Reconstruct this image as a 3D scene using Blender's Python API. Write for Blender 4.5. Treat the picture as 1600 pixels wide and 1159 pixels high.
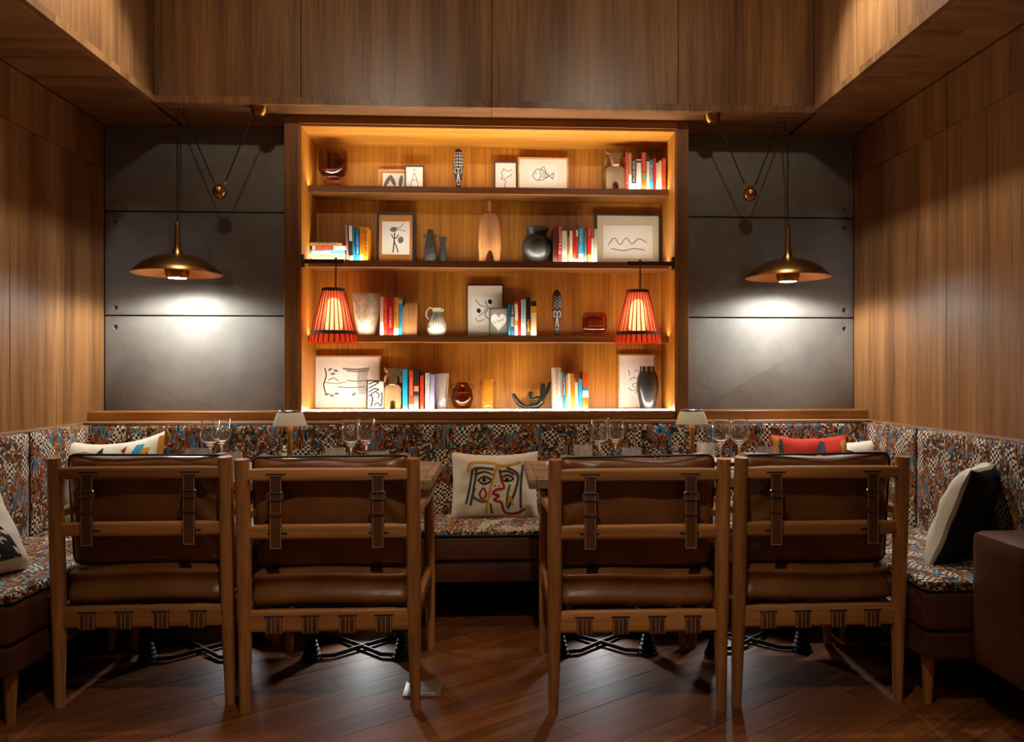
import bpy, bmesh, math, random
from mathutils import Vector, Matrix, noise as mnoise
random.seed(7)
for o in list(bpy.data.objects): bpy.data.objects.remove(o)
SC = bpy.context.scene
C = SC.collection
PI = math.pi
# ------------------------------------------------------------------ camera
EYE = 1.12; YAW = math.radians(2.9); FPX = 1250.0; PPX = 841.0
cam = bpy.data.cameras.new('camera'); cam.sensor_fit = 'HORIZONTAL'; cam.sensor_width = 36
cam.lens = FPX*36/1600; cam.shift_x = -(PPX-800)/1600; cam.shift_y = 0.0; cam.clip_start = .02
camo = bpy.data.objects.new('camera', cam); C.objects.link(camo)
camo.location = (0, 0, EYE); camo.rotation_euler = (PI/2, 0, -YAW)
SC.camera = camo
# ------------------------------------------------------------------ world, exposure
w = bpy.data.worlds.new('world'); SC.world = w; w.use_nodes = True
w.node_tree.nodes['Background'].inputs[0].default_value = (1.0, .74, .5, 1)
w.node_tree.nodes['Background'].inputs[1].default_value = .085
SC.view_settings.view_transform = 'Standard'; SC.view_settings.look = 'None'
SC.view_settings.gamma = 1; SC.view_settings.exposure = 0.6
SC.view_settings.use_curve_mapping = False
# light levels
E_PENDANT = 25.0; E_SHELF = 78.0; E_RED = .55; E_TABLE = .7; E_UNDER = 7
C_PENDANT = (.97, .98, .93); C_SHELF = (1.0, .91, .75); C_DOWN = (1.0, .84, .64); C_COOL = (.91, .95, 1.0)

# measured points: the photograph's pixel at a known distance Y -> world x, z
def WX(px, Y): return Y*math.tan(YAW+math.atan((px-PPX)/FPX))
def WZ(px, py, Y):
    X = WX(px, Y); return EYE-(py-580)/FPX*(X*math.sin(YAW)+Y*math.cos(YAW))

# ------------------------------------------------------------------ mesh builder
class MB:
    def __init__(s): s.v = []; s.f = []
    def add(s, vs, fs):
        b = len(s.v); s.v += [tuple(p) for p in vs]; s.f += [tuple(i+b for i in f) for f in fs]; return s
    def box(s, x0, x1, y0, y1, z0, z1):
        return s.add([(x0,y0,z0),(x1,y0,z0),(x1,y1,z0),(x0,y1,z0),(x0,y0,z1),(x1,y0,z1),(x1,y1,z1),(x0,y1,z1)],
                     [(0,3,2,1),(4,5,6,7),(0,1,5,4),(1,2,6,5),(2,3,7,6),(3,0,4,7)])
    def rbox(s, x0, x1, y0, y1, z0, z1, r=.004, seg=2):
        bm = bmesh.new(); bmesh.ops.create_cube(bm, size=1)
        for v in bm.verts:
            v.co = ((x0+x1)/2+v.co.x*(x1-x0), (y0+y1)/2+v.co.y*(y1-y0), (z0+z1)/2+v.co.z*(z1-z0))
        r = min(r, .49*min(x1-x0, y1-y0, z1-z0))
        bmesh.ops.bevel(bm, geom=bm.edges[:], offset=r, segments=seg, profile=.5, affect='EDGES')
        return s.bm(bm)
    def bm(s, bm):
        bm.verts.index_update()
        s.add([v.co[:] for v in bm.verts], [[v.index for v in f.verts] for f in bm.faces]); bm.free(); return s
    def lathe(s, prof, cx=0, cy=0, z0=0, n=28, sx=1, sy=1, mod=None):
        rows = []; vs = []
        for (r, z) in prof:
            if r < 1e-6: rows.append([len(vs)]); vs.append((cx, cy, z0+z))
            else:
                row = []
                for k in range(n):
                    a = 2*PI*k/n; rr = r*(mod(a, z) if mod else 1)
                    row.append(len(vs)); vs.append((cx+rr*sx*math.cos(a), cy+rr*sy*math.sin(a), z0+z))
                rows.append(row)
        fs = []
        for a, b in zip(rows, rows[1:]):
            if len(a) == 1 and len(b) == 1: continue
            for k in range(n):
                k2 = (k+1) % n
                if len(a) == 1: fs.append((a[0], b[k2], b[k]))
                elif len(b) == 1: fs.append((a[k], a[k2], b[0]))
                else: fs.append((a[k], a[k2], b[k2], b[k]))
        return s.add(vs, fs)
    def tube(s, pts, r, n=8, caps=True, flat=1.0):
        pts = [Vector(p) for p in pts]; m = len(pts)
        rs = r if isinstance(r, (list, tuple)) else [r]*m
        t0 = (pts[1]-pts[0]).normalized()
        up = Vector((0,0,1)) if abs(t0.z) < .9 else Vector((1,0,0))
        nx = t0.cross(up).normalized(); vs = []; fs = []
        for i in range(m):
            t = (pts[min(i+1, m-1)]-pts[max(i-1, 0)]).normalized()
            nx = (nx-t*nx.dot(t)).normalized(); ny = t.cross(nx)
            for k in range(n):
                a = 2*PI*k/n+PI/n; vs.append(pts[i]+rs[i]*(nx*math.cos(a)+ny*math.sin(a)*flat))
        for i in range(m-1):
            for k in range(n):
                k2 = (k+1) % n; fs.append((i*n+k, i*n+k2, (i+1)*n+k2, (i+1)*n+k))
        if caps: fs.append(tuple(range(n-1, -1, -1))); fs.append(tuple(range((m-1)*n, m*n)))
        return s.add(vs, fs)
    def prism(s, poly, y0, y1):                  # polygon in x,z, thickness along y
        n = len(poly)
        vs = [(x, y0, z) for x, z in poly]+[(x, y1, z) for x, z in poly]
        fs = [tuple(range(n)), tuple(range(2*n-1, n-1, -1))]+[(k, k+n, (k+1) % n+n, (k+1) % n) for k in range(n)]
        return s.add(vs, fs)
    def plate(s, poly, z0, z1):                  # polygon in x,y
        n = len(poly)
        vs = [(x, y, z0) for x, y in poly]+[(x, y, z1) for x, y in poly]
        fs = [tuple(range(n-1, -1, -1)), tuple(range(n, 2*n))]+[(k, (k+1) % n, (k+1) % n+n, k+n) for k in range(n)]
        return s.add(vs, fs)
    def taper(s, p0, p1, w0, w1, d0, d1):        # rectangular bar, widths along x and depths along y at both ends
        (x,y,z), (X,Y,Z) = p0, p1
        c = [(-1,-1),(1,-1),(1,1),(-1,1)]
        vs = [(x+a*w0/2, y+b*d0/2, z) for a, b in c]+[(X+a*w1/2, Y+b*d1/2, Z) for a, b in c]
        return s.add(vs, [(0,3,2,1),(4,5,6,7),(0,1,5,4),(1,2,6,5),(2,3,7,6),(3,0,4,7)])
    def xf(s, m):
        s.v = [tuple(m @ Vector(p)) for p in s.v]; return s
    def mesh(s, name, mat, uv=False, angle=35):
        me = bpy.data.meshes.new(name); me.from_pydata(s.v, [], s.f)
        bm = bmesh.new(); bm.from_mesh(me); bmesh.ops.recalc_face_normals(bm, faces=bm.faces); bm.to_mesh(me); bm.free()
        me.materials.append(mat)
        me.polygons.foreach_set('use_smooth', [True]*len(me.polygons)); me.set_sharp_from_angle(angle=math.radians(angle))
        if uv:
            l = me.uv_layers.new(name='uv')
            for p in me.polygons:
                n = p.normal; ax = max(range(3), key=lambda i: abs(n[i]))
                for li in p.loop_indices:
                    c = me.vertices[me.loops[li].vertex_index].co
                    l.data[li].uv = (c.y, c.z) if ax == 0 else ((c.x, c.z) if ax == 1 else (c.x, c.y))
        me.update(); return me
def obj(name, mb, mat, parent=None, uv=False, angle=35, label=None, loc=None, kind=None):
    o = bpy.data.objects.new(name, mb if isinstance(mb, bpy.types.Mesh) else mb.mesh(name, mat, uv, angle)); C.objects.link(o)
    if parent: o.parent = parent
    if loc: o.location = loc
    if label: o['label'] = label
    if kind: o['kind'] = kind
    return o
def tag(o, label, cat, group=None):
    o['label'] = label; o['category'] = cat
    if group: o['group'] = group
    return o
def thing(name, label, cat, loc=(0,0,0), rz=0, group=None):
    o = bpy.data.objects.new(name, None); o.empty_display_size = .1; C.objects.link(o); o.location = loc; o.rotation_euler = (0,0,rz)
    return tag(o, label, cat, group)
def copy_tree(o, parent=None):
    c = o.copy(); C.objects.link(c); c.parent = parent
    for ch in list(o.children): copy_tree(ch, c)
    return c
def struct(name, mb, mat, parent=None, **k):
    o = obj(name, mb, mat, parent, **k)
    if not parent: o['kind'] = 'structure'
    return o
def struct_empty(name):
    o = bpy.data.objects.new(name, None); C.objects.link(o); o['kind'] = 'structure'; return o
def mk_light(name, kind, loc, energy, color, parent=None, size=.03, aim=None, spot=None, blend=.5):
    l = bpy.data.lights.new(name, kind); l.energy = energy; l.color = color
    if kind in ('POINT', 'SPOT'): l.shadow_soft_size = size
    if kind == 'SPOT': l.spot_size = math.radians(spot); l.spot_blend = blend
    o = bpy.data.objects.new(name, l); C.objects.link(o); o.location = loc
    if aim: o.rotation_euler = (Vector(aim)-Vector(loc)).to_track_quat('-Z', 'Y').to_euler()
    if parent: o.parent = parent
    return o

# ------------------------------------------------------------------ materials
def lin(r, g, b):
    f = lambda c: (c/255/12.92) if c/255 <= .04045 else ((c/255+.055)/1.055)**2.4
    return (f(r), f(g), f(b), 1)
MATS = {}
def new_mat(name):
    m = bpy.data.materials.new(name); m.use_nodes = True; nt = m.node_tree
    return m, nt, nt.nodes['Principled BSDF']
def N(nt, t, **k):
    n = nt.nodes.new(t)
    for a, b in k.items():
        if a in n.inputs.keys() and not hasattr(n, a): n.inputs[a].default_value = b
        else: setattr(n, a, b)
    return n
def plain(name, col, rough=.5, metal=0, bump=0, bscale=60, var=.0, emit=None, es=0, trans=0, ior=1.45, sheen=0, coat=0, sub=0):
    if name in MATS: return MATS[name]
    m, nt, p = new_mat(name); L = nt.links
    p.inputs['Base Color'].default_value = col; p.inputs['Roughness'].default_value = rough; p.inputs['Metallic'].default_value = metal
    p.inputs['Transmission Weight'].default_value = trans; p.inputs['IOR'].default_value = ior
    p.inputs['Coat Weight'].default_value = coat; p.inputs['Sheen Weight'].default_value = sheen
    if emit: p.inputs['Emission Color'].default_value = emit; p.inputs['Emission Strength'].default_value = es
    if bump or var:
        tc = N(nt, 'ShaderNodeTexCoord'); nz = N(nt, 'ShaderNodeTexNoise'); nz.inputs['Scale'].default_value = bscale; nz.inputs['Detail'].default_value = 5
        L.new(tc.outputs['Object'], nz.inputs['Vector'])
        if bump:
            b = N(nt, 'ShaderNodeBump'); b.inputs['Strength'].default_value = bump; b.inputs['Distance'].default_value = .004
            L.new(nz.outputs['Fac'], b.inputs['Height']); L.new(b.outputs['Normal'], p.inputs['Normal'])
        if var:
            n2 = N(nt, 'ShaderNodeTexNoise'); n2.inputs['Scale'].default_value = bscale*.3; n2.inputs['Detail'].default_value = 4
            L.new(tc.outputs['Object'], n2.inputs['Vector'])
            cr = N(nt, 'ShaderNodeValToRGB'); e = cr.color_ramp.elements
            e[0].position = .3; e[1].position = .7
            e[0].color = tuple(c*(1-var) for c in col[:3])+(1,); e[1].color = tuple(min(1, c*(1+var)) for c in col[:3])+(1,)
            L.new(n2.outputs['Fac'], cr.inputs['Fac']); L.new(cr.outputs['Color'], p.inputs['Base Color'])
    MATS[name] = m; return m
def wood(name, c0, c1, axis='Z', rough=.4, scale=1.0, spec=.4, bump=.12, rot=0.0, wear=0):
    m, nt, p = new_mat(name); L = nt.links
    tc = N(nt, 'ShaderNodeTexCoord'); oi = N(nt, 'ShaderNodeObjectInfo')
    mul = N(nt, 'ShaderNodeMath', operation='MULTIPLY'); mul.inputs[1].default_value = 37.0
    L.new(oi.outputs['Random'], mul.inputs[0])
    ad = N(nt, 'ShaderNodeVectorMath', operation='ADD'); L.new(tc.outputs['Object'], ad.inputs[0]); L.new(mul.outputs[0], ad.inputs[1])
    mr = N(nt, 'ShaderNodeMapping'); mr.inputs['Rotation'].default_value = (0, 0, rot); L.new(ad.outputs[0], mr.inputs['Vector'])
    def streak(across, along, detail):
        mp = N(nt, 'ShaderNodeMapping'); s = [across]*3; s['XYZ'.index(axis)] = along; mp.inputs['Scale'].default_value = s
        L.new(mr.outputs[0], mp.inputs['Vector'])
        nz = N(nt, 'ShaderNodeTexNoise'); nz.inputs['Scale'].default_value = scale; nz.inputs['Detail'].default_value = detail
        nz.inputs['Roughness'].default_value = .62; nz.inputs['Distortion'].default_value = .25
        L.new(mp.outputs[0], nz.inputs['Vector']); return nz
    a = streak(11, .45, 6); b = streak(95, 2.2, 3)
    cr = N(nt, 'ShaderNodeValToRGB'); e = cr.color_ramp.elements
    e[0].position = .34; e[1].position = .68; e[0].color = c0; e[1].color = c1
    L.new(a.outputs['Fac'], cr.inputs['Fac'])
    cr2 = N(nt, 'ShaderNodeValToRGB'); f = cr2.color_ramp.elements
    f[0].position = .36; f[1].position = .55; f[0].color = (.62, .58, .54, 1); f[1].color = (1, 1, 1, 1)
    L.new(b.outputs['Fac'], cr2.inputs['Fac'])
    mx = N(nt, 'ShaderNodeMix', data_type='RGBA', blend_type='MULTIPLY'); mx.inputs['Factor'].default_value = .8
    L.new(cr.outputs[0], mx.inputs['A']); L.new(cr2.outputs[0], mx.inputs['B'])
    hs = N(nt, 'ShaderNodeHueSaturation'); mr2 = N(nt, 'ShaderNodeMapRange'); mr2.inputs['To Min'].default_value = .88; mr2.inputs['To Max'].default_value = 1.12
    if wear: mr2.inputs['To Min'].default_value = 1-wear; mr2.inputs['To Max'].default_value = 1+wear
    L.new(oi.outputs['Random'], mr2.inputs['Value']); L.new(mr2.outputs[0], hs.inputs['Value']); L.new(mx.outputs['Result'], hs.inputs['Color'])
    L.new(hs.outputs[0], p.inputs['Base Color'])
    p.inputs['Roughness'].default_value = rough; p.inputs['Specular IOR Level'].default_value = spec
    bp = N(nt, 'ShaderNodeBump'); bp.inputs['Strength'].default_value = bump; bp.inputs['Distance'].default_value = .002
    L.new(b.outputs['Fac'], bp.inputs['Height']); L.new(bp.outputs[0], p.inputs['Normal'])
    return m
W0, W1 = lin(116, 76, 42), lin(168, 118, 70)
wall_wood = wood('laminate_wood_upright', W0, W1, 'Z', rough=.34)
wall_wood_y = wood('laminate_wood_crosswise', W0, W1, 'X', rough=.4)
case_wood = wood('bookcase_oak_upright', lin(166, 101, 26), lin(204, 139, 47), 'Z', rough=.45)
case_wood_x = wood('bookcase_oak_level', lin(162, 100, 27), lin(200, 136, 48), 'X', rough=.45)
frame_wood_z = wood('frame_walnut_upright', lin(126, 79, 32), lin(168, 111, 52), 'Z', rough=.42)
frame_wood_x = wood('frame_walnut_level', lin(126, 79, 32), lin(168, 111, 52), 'X', rough=.42)
chair_wood = wood('chair_ash', lin(158, 102, 52), lin(194, 132, 76), 'Z', rough=.42, bump=.06)
chair_wood_x = wood('chair_ash_level', lin(158, 102, 52), lin(194, 132, 76), 'X', rough=.42, bump=.06)
chair_wood_y = wood('chair_ash_deep', lin(158, 102, 52), lin(194, 132, 76), 'Y', rough=.42, bump=.06)
FLOOR_ANG = math.radians(36)
floor_wood = wood('floor_plank_wood', lin(92, 47, 15), lin(136, 78, 30), 'X', rough=.6, spec=.22, rot=-FLOOR_ANG, bump=.25, wear=.22)
table_wood = wood('table_weathered_wood', lin(120, 92, 66), lin(176, 140, 104), 'X', rough=.5, bump=.4)
pale_wood = wood('pale_frame_wood', lin(196, 150, 96), lin(224, 180, 124), 'X', rough=.5)
olive_wood = wood('olive_wood', lin(150, 92, 50), lin(214, 156, 100), 'Z', rough=.4, scale=1.6)
def concrete():
    m, nt, p = new_mat('cast_concrete'); L = nt.links
    tc = N(nt, 'ShaderNodeTexCoord'); a = N(nt, 'ShaderNodeTexNoise'); a.inputs['Scale'].default_value = 3.2; a.inputs['Detail'].default_value = 8; a.inputs['Roughness'].default_value = .65
    L.new(tc.outputs['Object'], a.inputs['Vector'])
    cr = N(nt, 'ShaderNodeValToRGB'); e = cr.color_ramp.elements; e[0].position = .3; e[1].position = .72
    e[0].color = lin(112, 106, 100); e[1].color = lin(140, 134, 126); L.new(a.outputs['Fac'], cr.inputs['Fac']); L.new(cr.outputs[0], p.inputs['Base Color'])
    v = N(nt, 'ShaderNodeTexNoise'); v.inputs['Scale'].default_value = 42; v.inputs['Detail'].default_value = 6
    L.new(tc.outputs['Object'], v.inputs['Vector'])
    g = N(nt, 'ShaderNodeTexNoise'); g.inputs['Scale'].default_value = 7; L.new(tc.outputs['Object'], g.inputs['Vector'])
    gr = N(nt, 'ShaderNodeValToRGB'); gr.color_ramp.elements[0].position = .56; gr.color_ramp.elements[1].position = .66; L.new(g.outputs['Fac'], gr.inputs['Fac'])
    mu = N(nt, 'ShaderNodeMath', operation='MULTIPLY'); L.new(v.outputs['Fac'], mu.inputs[0]); L.new(gr.outputs[0], mu.inputs[1])
    b = N(nt, 'ShaderNodeBump'); b.inputs['Strength'].default_value = .35; b.inputs['Distance'].default_value = .004
    L.new(mu.outputs[0], b.inputs['Height']); L.new(b.outputs[0], p.inputs['Normal'])
    p.inputs['Roughness'].default_value = .72; return m
concrete_mat = concrete()
def mosaic():
    m, nt, p = new_mat('mosaic_print_fabric'); L = nt.links
    uv = N(nt, 'ShaderNodeUVMap'); uv.uv_map = 'uv'
    nz = N(nt, 'ShaderNodeTexNoise'); nz.inputs['Scale'].default_value = 14; nz.inputs['Detail'].default_value = 1; L.new(uv.outputs[0], nz.inputs['Vector'])
    sb = N(nt, 'ShaderNodeVectorMath', operation='SUBTRACT'); sb.inputs[1].default_value = (.5, .5, .5); L.new(nz.outputs['Color'], sb.inputs[0])
    sc = N(nt, 'ShaderNodeVectorMath', operation='SCALE'); sc.inputs['Scale'].default_value = .03; L.new(sb.outputs[0], sc.inputs[0])
    wv = N(nt, 'ShaderNodeVectorMath', operation='ADD'); L.new(uv.outputs[0], wv.inputs[0]); L.new(sc.outputs[0], wv.inputs[1])
    mp = N(nt, 'ShaderNodeMapping'); mp.inputs['Scale'].default_value = (1.25, .8, 1); L.new(wv.outputs[0], mp.inputs['Vector'])
    reg = N(nt, 'ShaderNodeTexVoronoi', voronoi_dimensions='2D'); reg.inputs['Scale'].default_value = 15; L.new(mp.outputs[0], reg.inputs['Vector'])
    rs = N(nt, 'ShaderNodeSeparateColor'); L.new(reg.outputs['Color'], rs.inputs[0])
    cream, dark, ochre, red, blue, teal, brown = lin(226,206,176), lin(30,20,16), lin(182,126,58), lin(136,36,24), lin(28,124,166), lin(34,98,104), lin(98,60,38)
    def ramp(cols, src, interp='CONSTANT'):
        cr = N(nt, 'ShaderNodeValToRGB'); cr.color_ramp.interpolation = interp; e = cr.color_ramp.elements
        while len(e) < len(cols): e.new(.5)
        for i, (pos, c) in enumerate(cols): e[i].position = pos; e[i].color = c
        L.new(src, cr.inputs['Fac']); return cr.outputs[0]
    # warped chequer
    ck = N(nt, 'ShaderNodeTexChecker'); ck.inputs['Scale'].default_value = 84; ck.inputs['Color1'].default_value = cream; ck.inputs['Color2'].default_value = dark
    L.new(wv.outputs[0], ck.inputs['Vector'])
    # small tesserae
    t = N(nt, 'ShaderNodeTexVoronoi', voronoi_dimensions='2D', distance='CHEBYCHEV'); t.inputs['Scale'].default_value = 100; t.inputs['Randomness'].default_value = .55
    L.new(wv.outputs[0], t.inputs['Vector'])
    ts = N(nt, 'ShaderNodeSeparateColor'); L.new(t.outputs['Color'], ts.inputs[0])
    tcol = ramp([(0, brown), (.22, ochre), (.42, cream), (.58, red), (.7, lin(150,104,66)), (.80, teal), (.90, blue), (.95, dark)], ts.outputs[0])
    ring = ramp([(0, dark), (.14, (1,1,1,1)), (.43, dark)], t.outputs['Distance'])
    tm = N(nt, 'ShaderNodeMix', data_type='RGBA', blend_type='MULTIPLY'); tm.inputs['Factor'].default_value = .92; L.new(tcol, tm.inputs['A']); L.new(ring, tm.inputs['B'])
    # flowing ribbons
    mw = N(nt, 'ShaderNodeMapping'); mw.inputs['Scale'].default_value = (34, 7, 1); L.new(wv.outputs[0], mw.inputs['Vector'])
    wn = N(nt, 'ShaderNodeTexNoise'); wn.inputs['Scale'].default_value = 1.3; wn.inputs['Detail'].default_value = 1; L.new(mw.outputs[0], wn.inputs['Vector'])
    ribbon = ramp([(0, dark), (.30, blue), (.36, cream), (.38, red), (.44, ochre), (.47, dark), (.52, ochre), (.55, brown), (.60, cream), (.615, blue), (.68, teal), (.74, red)], wn.outputs['Fac'])
    m1 = N(nt, 'ShaderNodeMix', data_type='RGBA'); m2 = N(nt, 'ShaderNodeMix', data_type='RGBA')
    f1 = N(nt, 'ShaderNodeMath', operation='GREATER_THAN'); f1.inputs[1].default_value = .34; L.new(rs.outputs[0], f1.inputs[0])
    f2 = N(nt, 'ShaderNodeMath', operation='GREATER_THAN'); f2.inputs[1].default_value = .80; L.new(rs.outputs[0], f2.inputs[0])
    L.new(f1.outputs[0], m1.inputs['Factor']); L.new(ribbon, m1.inputs['A']); L.new(tm.outputs['Result'], m1.inputs['B'])
    L.new(f2.outputs[0], m2.inputs['Factor']); L.new(m1.outputs['Result'], m2.inputs['A']); L.new(ck.outputs[0], m2.inputs['B'])
    L.new(m2.outputs['Result'], p.inputs['Base Color']); p.inputs['Roughness'].default_value = .8; p.inputs['Specular IOR Level'].default_value = .25
    return m
mosaic_mat = mosaic()
def leather(name, c0, c1, rough=.34):
    m, nt, p = new_mat(name); L = nt.links
    tc = N(nt, 'ShaderNodeTexCoord'); a = N(nt, 'ShaderNodeTexNoise'); a.inputs['Scale'].default_value = 5; a.inputs['Detail'].default_value = 5
    L.new(tc.outputs['Object'], a.inputs['Vector'])
    cr = N(nt, 'ShaderNodeValToRGB'); e = cr.color_ramp.elements; e[0].position = .3; e[1].position = .72; e[0].color = c0; e[1].color = c1
    L.new(a.outputs['Fac'], cr.inputs['Fac']); L.new(cr.outputs[0], p.inputs['Base Color'])
    v = N(nt, 'ShaderNodeTexVoronoi'); v.inputs['Scale'].default_value = 260; L.new(tc.outputs['Object'], v.inputs['Vector'])
    b = N(nt, 'ShaderNodeBump'); b.inputs['Strength'].default_value = .12; b.inputs['Distance'].default_value = .002
    L.new(v.outputs['Distance'], b.inputs['Height'])
    b2 = N(nt, 'ShaderNodeBump'); b2.inputs['Strength'].default_value = .35; b2.inputs['Distance'].default_value = .02
    L.new(a.outputs['Fac'], b2.inputs['Height']); L.new(b.outputs[0], b2.inputs['Normal']); L.new(b2.outputs[0], p.inputs['Normal'])
    p.inputs['Roughness'].default_value = rough; return m
leather_mat = leather('brown_leather', lin(94, 54, 24), lin(132, 82, 42))
strap_mat = leather('dark_strap_leather', lin(74, 40, 20), lin(100, 58, 30), .4)
base_mat = leather('dark_brown_bench_leather', lin(70, 36, 20), lin(96, 52, 30), .45)
piping_mat = plain('dark_piping', lin(40, 24, 16), .5)
stitch_mat = plain('pale_stitching', lin(190, 160, 120), .7)
brass = plain('brushed_brass', lin(176, 122, 62), .3, 1, bump=.05, bscale=40)
copper_in = plain('copper_lining', lin(190, 120, 72), .42, 1)
black_cord = plain('black_cord', lin(14, 12, 11), .7)
iron = plain('black_cast_iron', lin(14, 13, 13), .7, .1, bump=.2)
steel = plain('polished_steel', lin(190, 190, 190), .2, 1)
plate_steel = plain('worn_metal_plate', lin(150, 145, 136), .45, .8, bump=.2)
glass = plain('clear_glass', (1, 1, 1, 1), .0, trans=1, ior=1.45)
amber = plain('amber_glass', lin(214, 150, 70), .03, trans=1, ior=1.45)
deep_amber = plain('deep_amber_glass', lin(232, 140, 60), .03, trans=1, ior=1.45)
dark_amber = plain('smoky_brown_glass', lin(198, 146, 88), .02, trans=1, ior=1.45)
def ribbed_glass():
    m, nt, p = new_mat('ribbed_glass'); L = nt.links
    p.inputs['Transmission Weight'].default_value = 1; p.inputs['Roughness'].default_value = .06; p.inputs['IOR'].default_value = 1.45; p.inputs['Base Color'].default_value = (1, 1, 1, 1)
    d = N(nt, 'ShaderNodeBsdfDiffuse'); d.inputs[0].default_value = (.85, .82, .78, 1)
    x = N(nt, 'ShaderNodeMixShader'); x.inputs[0].default_value = .16; L.new(p.outputs[0], x.inputs[1]); L.new(d.outputs[0], x.inputs[2]); L.new(x.outputs[0], nt.nodes['Material Output'].inputs['Surface'])
    return m
tumbler_glass = ribbed_glass()
paper = plain('paper_white', lin(232, 228, 220), .8)
page_mat = plain('book_pages', lin(226, 212, 186), .9)
ink = plain('black_ink', lin(34, 30, 28), .8)
greyink = plain('grey_ink', lin(110, 106, 98), .8)
cream_cloth = plain('cream_canvas', lin(222, 204, 178), .9, bump=.35, bscale=240)
def col(name, r, g, b, rough=.55, **k): return plain(name, lin(r, g, b), rough, **k)
def emit(name, c, s):
    return plain(name, (.8, .8, .8, 1), .5, emit=c+(1,), es=s)
# ================================================================== the setting
XL, XR, YB = -2.045, 1.94, 4.275            # side wall faces, concrete face
ZS, ZC = 2.405, 3.10                        # soffit underside, ceiling of the well
SL, SR, SY = -1.645, 1.575, 3.92            # inner faces of the soffit
YN = -.6                                    # where the side walls stop, behind the camera
# floor with real planks
fl = struct('floor', MB().box(-2.6, 2.5, YN-2.0, 4.5, -.12, -.006), col('plank_joint', 34, 22, 14, .9))
def clip(poly, x0, x1, y0, y1):
    for ax, lim, sg in ((0, x0, 1), (0, x1, -1), (1, y0, 1), (1, y1, -1)):
        out = []
        for i in range(len(poly)):
            a, b = poly[i-1], poly[i]; da, db = sg*(a[ax]-lim), sg*(b[ax]-lim)
            if (da >= 0) != (db >= 0):
                t = da/(da-db); out.append((a[0]+t*(b[0]-a[0]), a[1]+t*(b[1]-a[1])))
            if db >= 0: out.append(b)
        poly = out
        if len(poly) < 3: return None
    return poly
ca, sa = math.cos(FLOOR_ANG), math.sin(FLOOR_ANG)
v = -3.2
while v < 4.6:
    u = -4+random.random()*1.1
    while u < 5.5:
        ln = .75+random.random()*.5
        q = [(u+.0008, v+.0008), (u+ln-.0008, v+.0008), (u+ln-.0008, v+.1112), (u+.0008, v+.1112)]
        pl = clip([(a*ca-b*sa, a*sa+b*ca) for a, b in q], XL, XR, 1.75, 3.98)
        if pl:
            ar = abs(sum(pl[i-1][0]*pl[i][1]-pl[i][0]*pl[i-1][1] for i in range(len(pl))))/2
            if ar > .0006: obj('plank', MB().plate(pl, -.006, random.uniform(-.0006, .0004)), floor_wood, fl)
        u += ln
    v += .112
# the floor nearer the camera than the planks in view: one continuous boarded sheet
obj('floor_sheet', MB().box(-2.6, 2.5, YN-2.0, 1.75, -.006, 0), floor_wood, fl)

def wall_side(name, face, sgn, seams):
    w_ = struct(name, MB().box(min(face+sgn*.016, face+sgn*.16), max(face+sgn*.016, face+sgn*.16), YN, 4.5, 0, ZC), col('panel_backing', 24, 15, 9, .9))
    ys = [YN]+seams+[YB-.002]
    for a, b in zip(ys, ys[1:]):
        for z0, z1 in ((.002, .80), (.80, 2.17), (2.17, ZS-.002)):
            g = .0016
            obj('panel', MB().rbox(min(face, face+sgn*.018), max(face, face+sgn*.018), a+g, b-g, z0+g, z1-g, .0012, 1), wall_wood, w_)
    return w_
wall_side('wall_left', XL, -1, [.42, 1.43, 2.45, 3.465])
wall_side('wall_right', XR, 1, [.33, 1.34, 2.36, 3.368])

# back wall: concrete panels with round tie holes, either side of the bookcase
BL, BR = -1.069, .981                       # bookcase outer sides
wb = struct('wall_back', MB().box(XL-.16, XR+.16, 4.47, 4.6, 0, ZC), col('panel_backing', 24, 15, 9, .9))
def holed_panel(x0, x1, z0, z1, holes):
    p = MB().rbox(x0, x1, YB, YB+.03, z0, z1, .0025, 2).mesh('concrete_panel', concrete_mat)
    o = bpy.data.objects.new('concrete_panel', p); C.objects.link(o)
    if holes:
        h = MB()
        for hx, hz in holes:
            h.xf(Matrix()); t = MB().lathe([(0, 0), (.011, 0), (.0165, .03), (0, .03)], n=20)
            t.xf(Matrix.Translation((hx, YB+.014, hz)) @ Matrix.Rotation(PI/2, 4, 'X')); h.add(t.v, t.f)
        c = bpy.data.objects.new('cutter', h.mesh('cutter', concrete_mat)); C.objects.link(c)
        md = o.modifiers.new('holes', 'BOOLEAN'); md.object = c; md.operation = 'DIFFERENCE'; md.solver = 'EXACT'
        dg = bpy.context.evaluated_depsgraph_get(); me = bpy.data.meshes.new_from_object(o.evaluated_get(dg))
        o.modifiers.clear(); o.data = me; bpy.data.objects.remove(c)
        me.set_sharp_from_angle(angle=math.radians(35))
    o.parent = wb
J1, J2 = 1.953, 1.409
for x0, x1, hx in ((XL, BL, XL+.055), (BR, XR, XR-.05)):
    g = .0035
    holed_panel(x0+.002, x1, J1+g, ZS, [(hx, J1+.045)])
    holed_panel(x0+.002, x1, J2+g, J1-g, [(hx, J1-.057), (hx, J2+.042)])
    holed_panel(x0+.002, x1, .86, J2-g, [(hx, J2-.06)])
    obj('wall_core', MB().box(x0, x1, YB+.03, 4.47, 0, ZS), col('panel_backing', 24, 15, 9, .9), wb)
obj('wall_core', MB().box(BL, BR, 4.43, 4.47, 0, ZS), col('panel_backing', 24, 15, 9, .9), wb)

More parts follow.
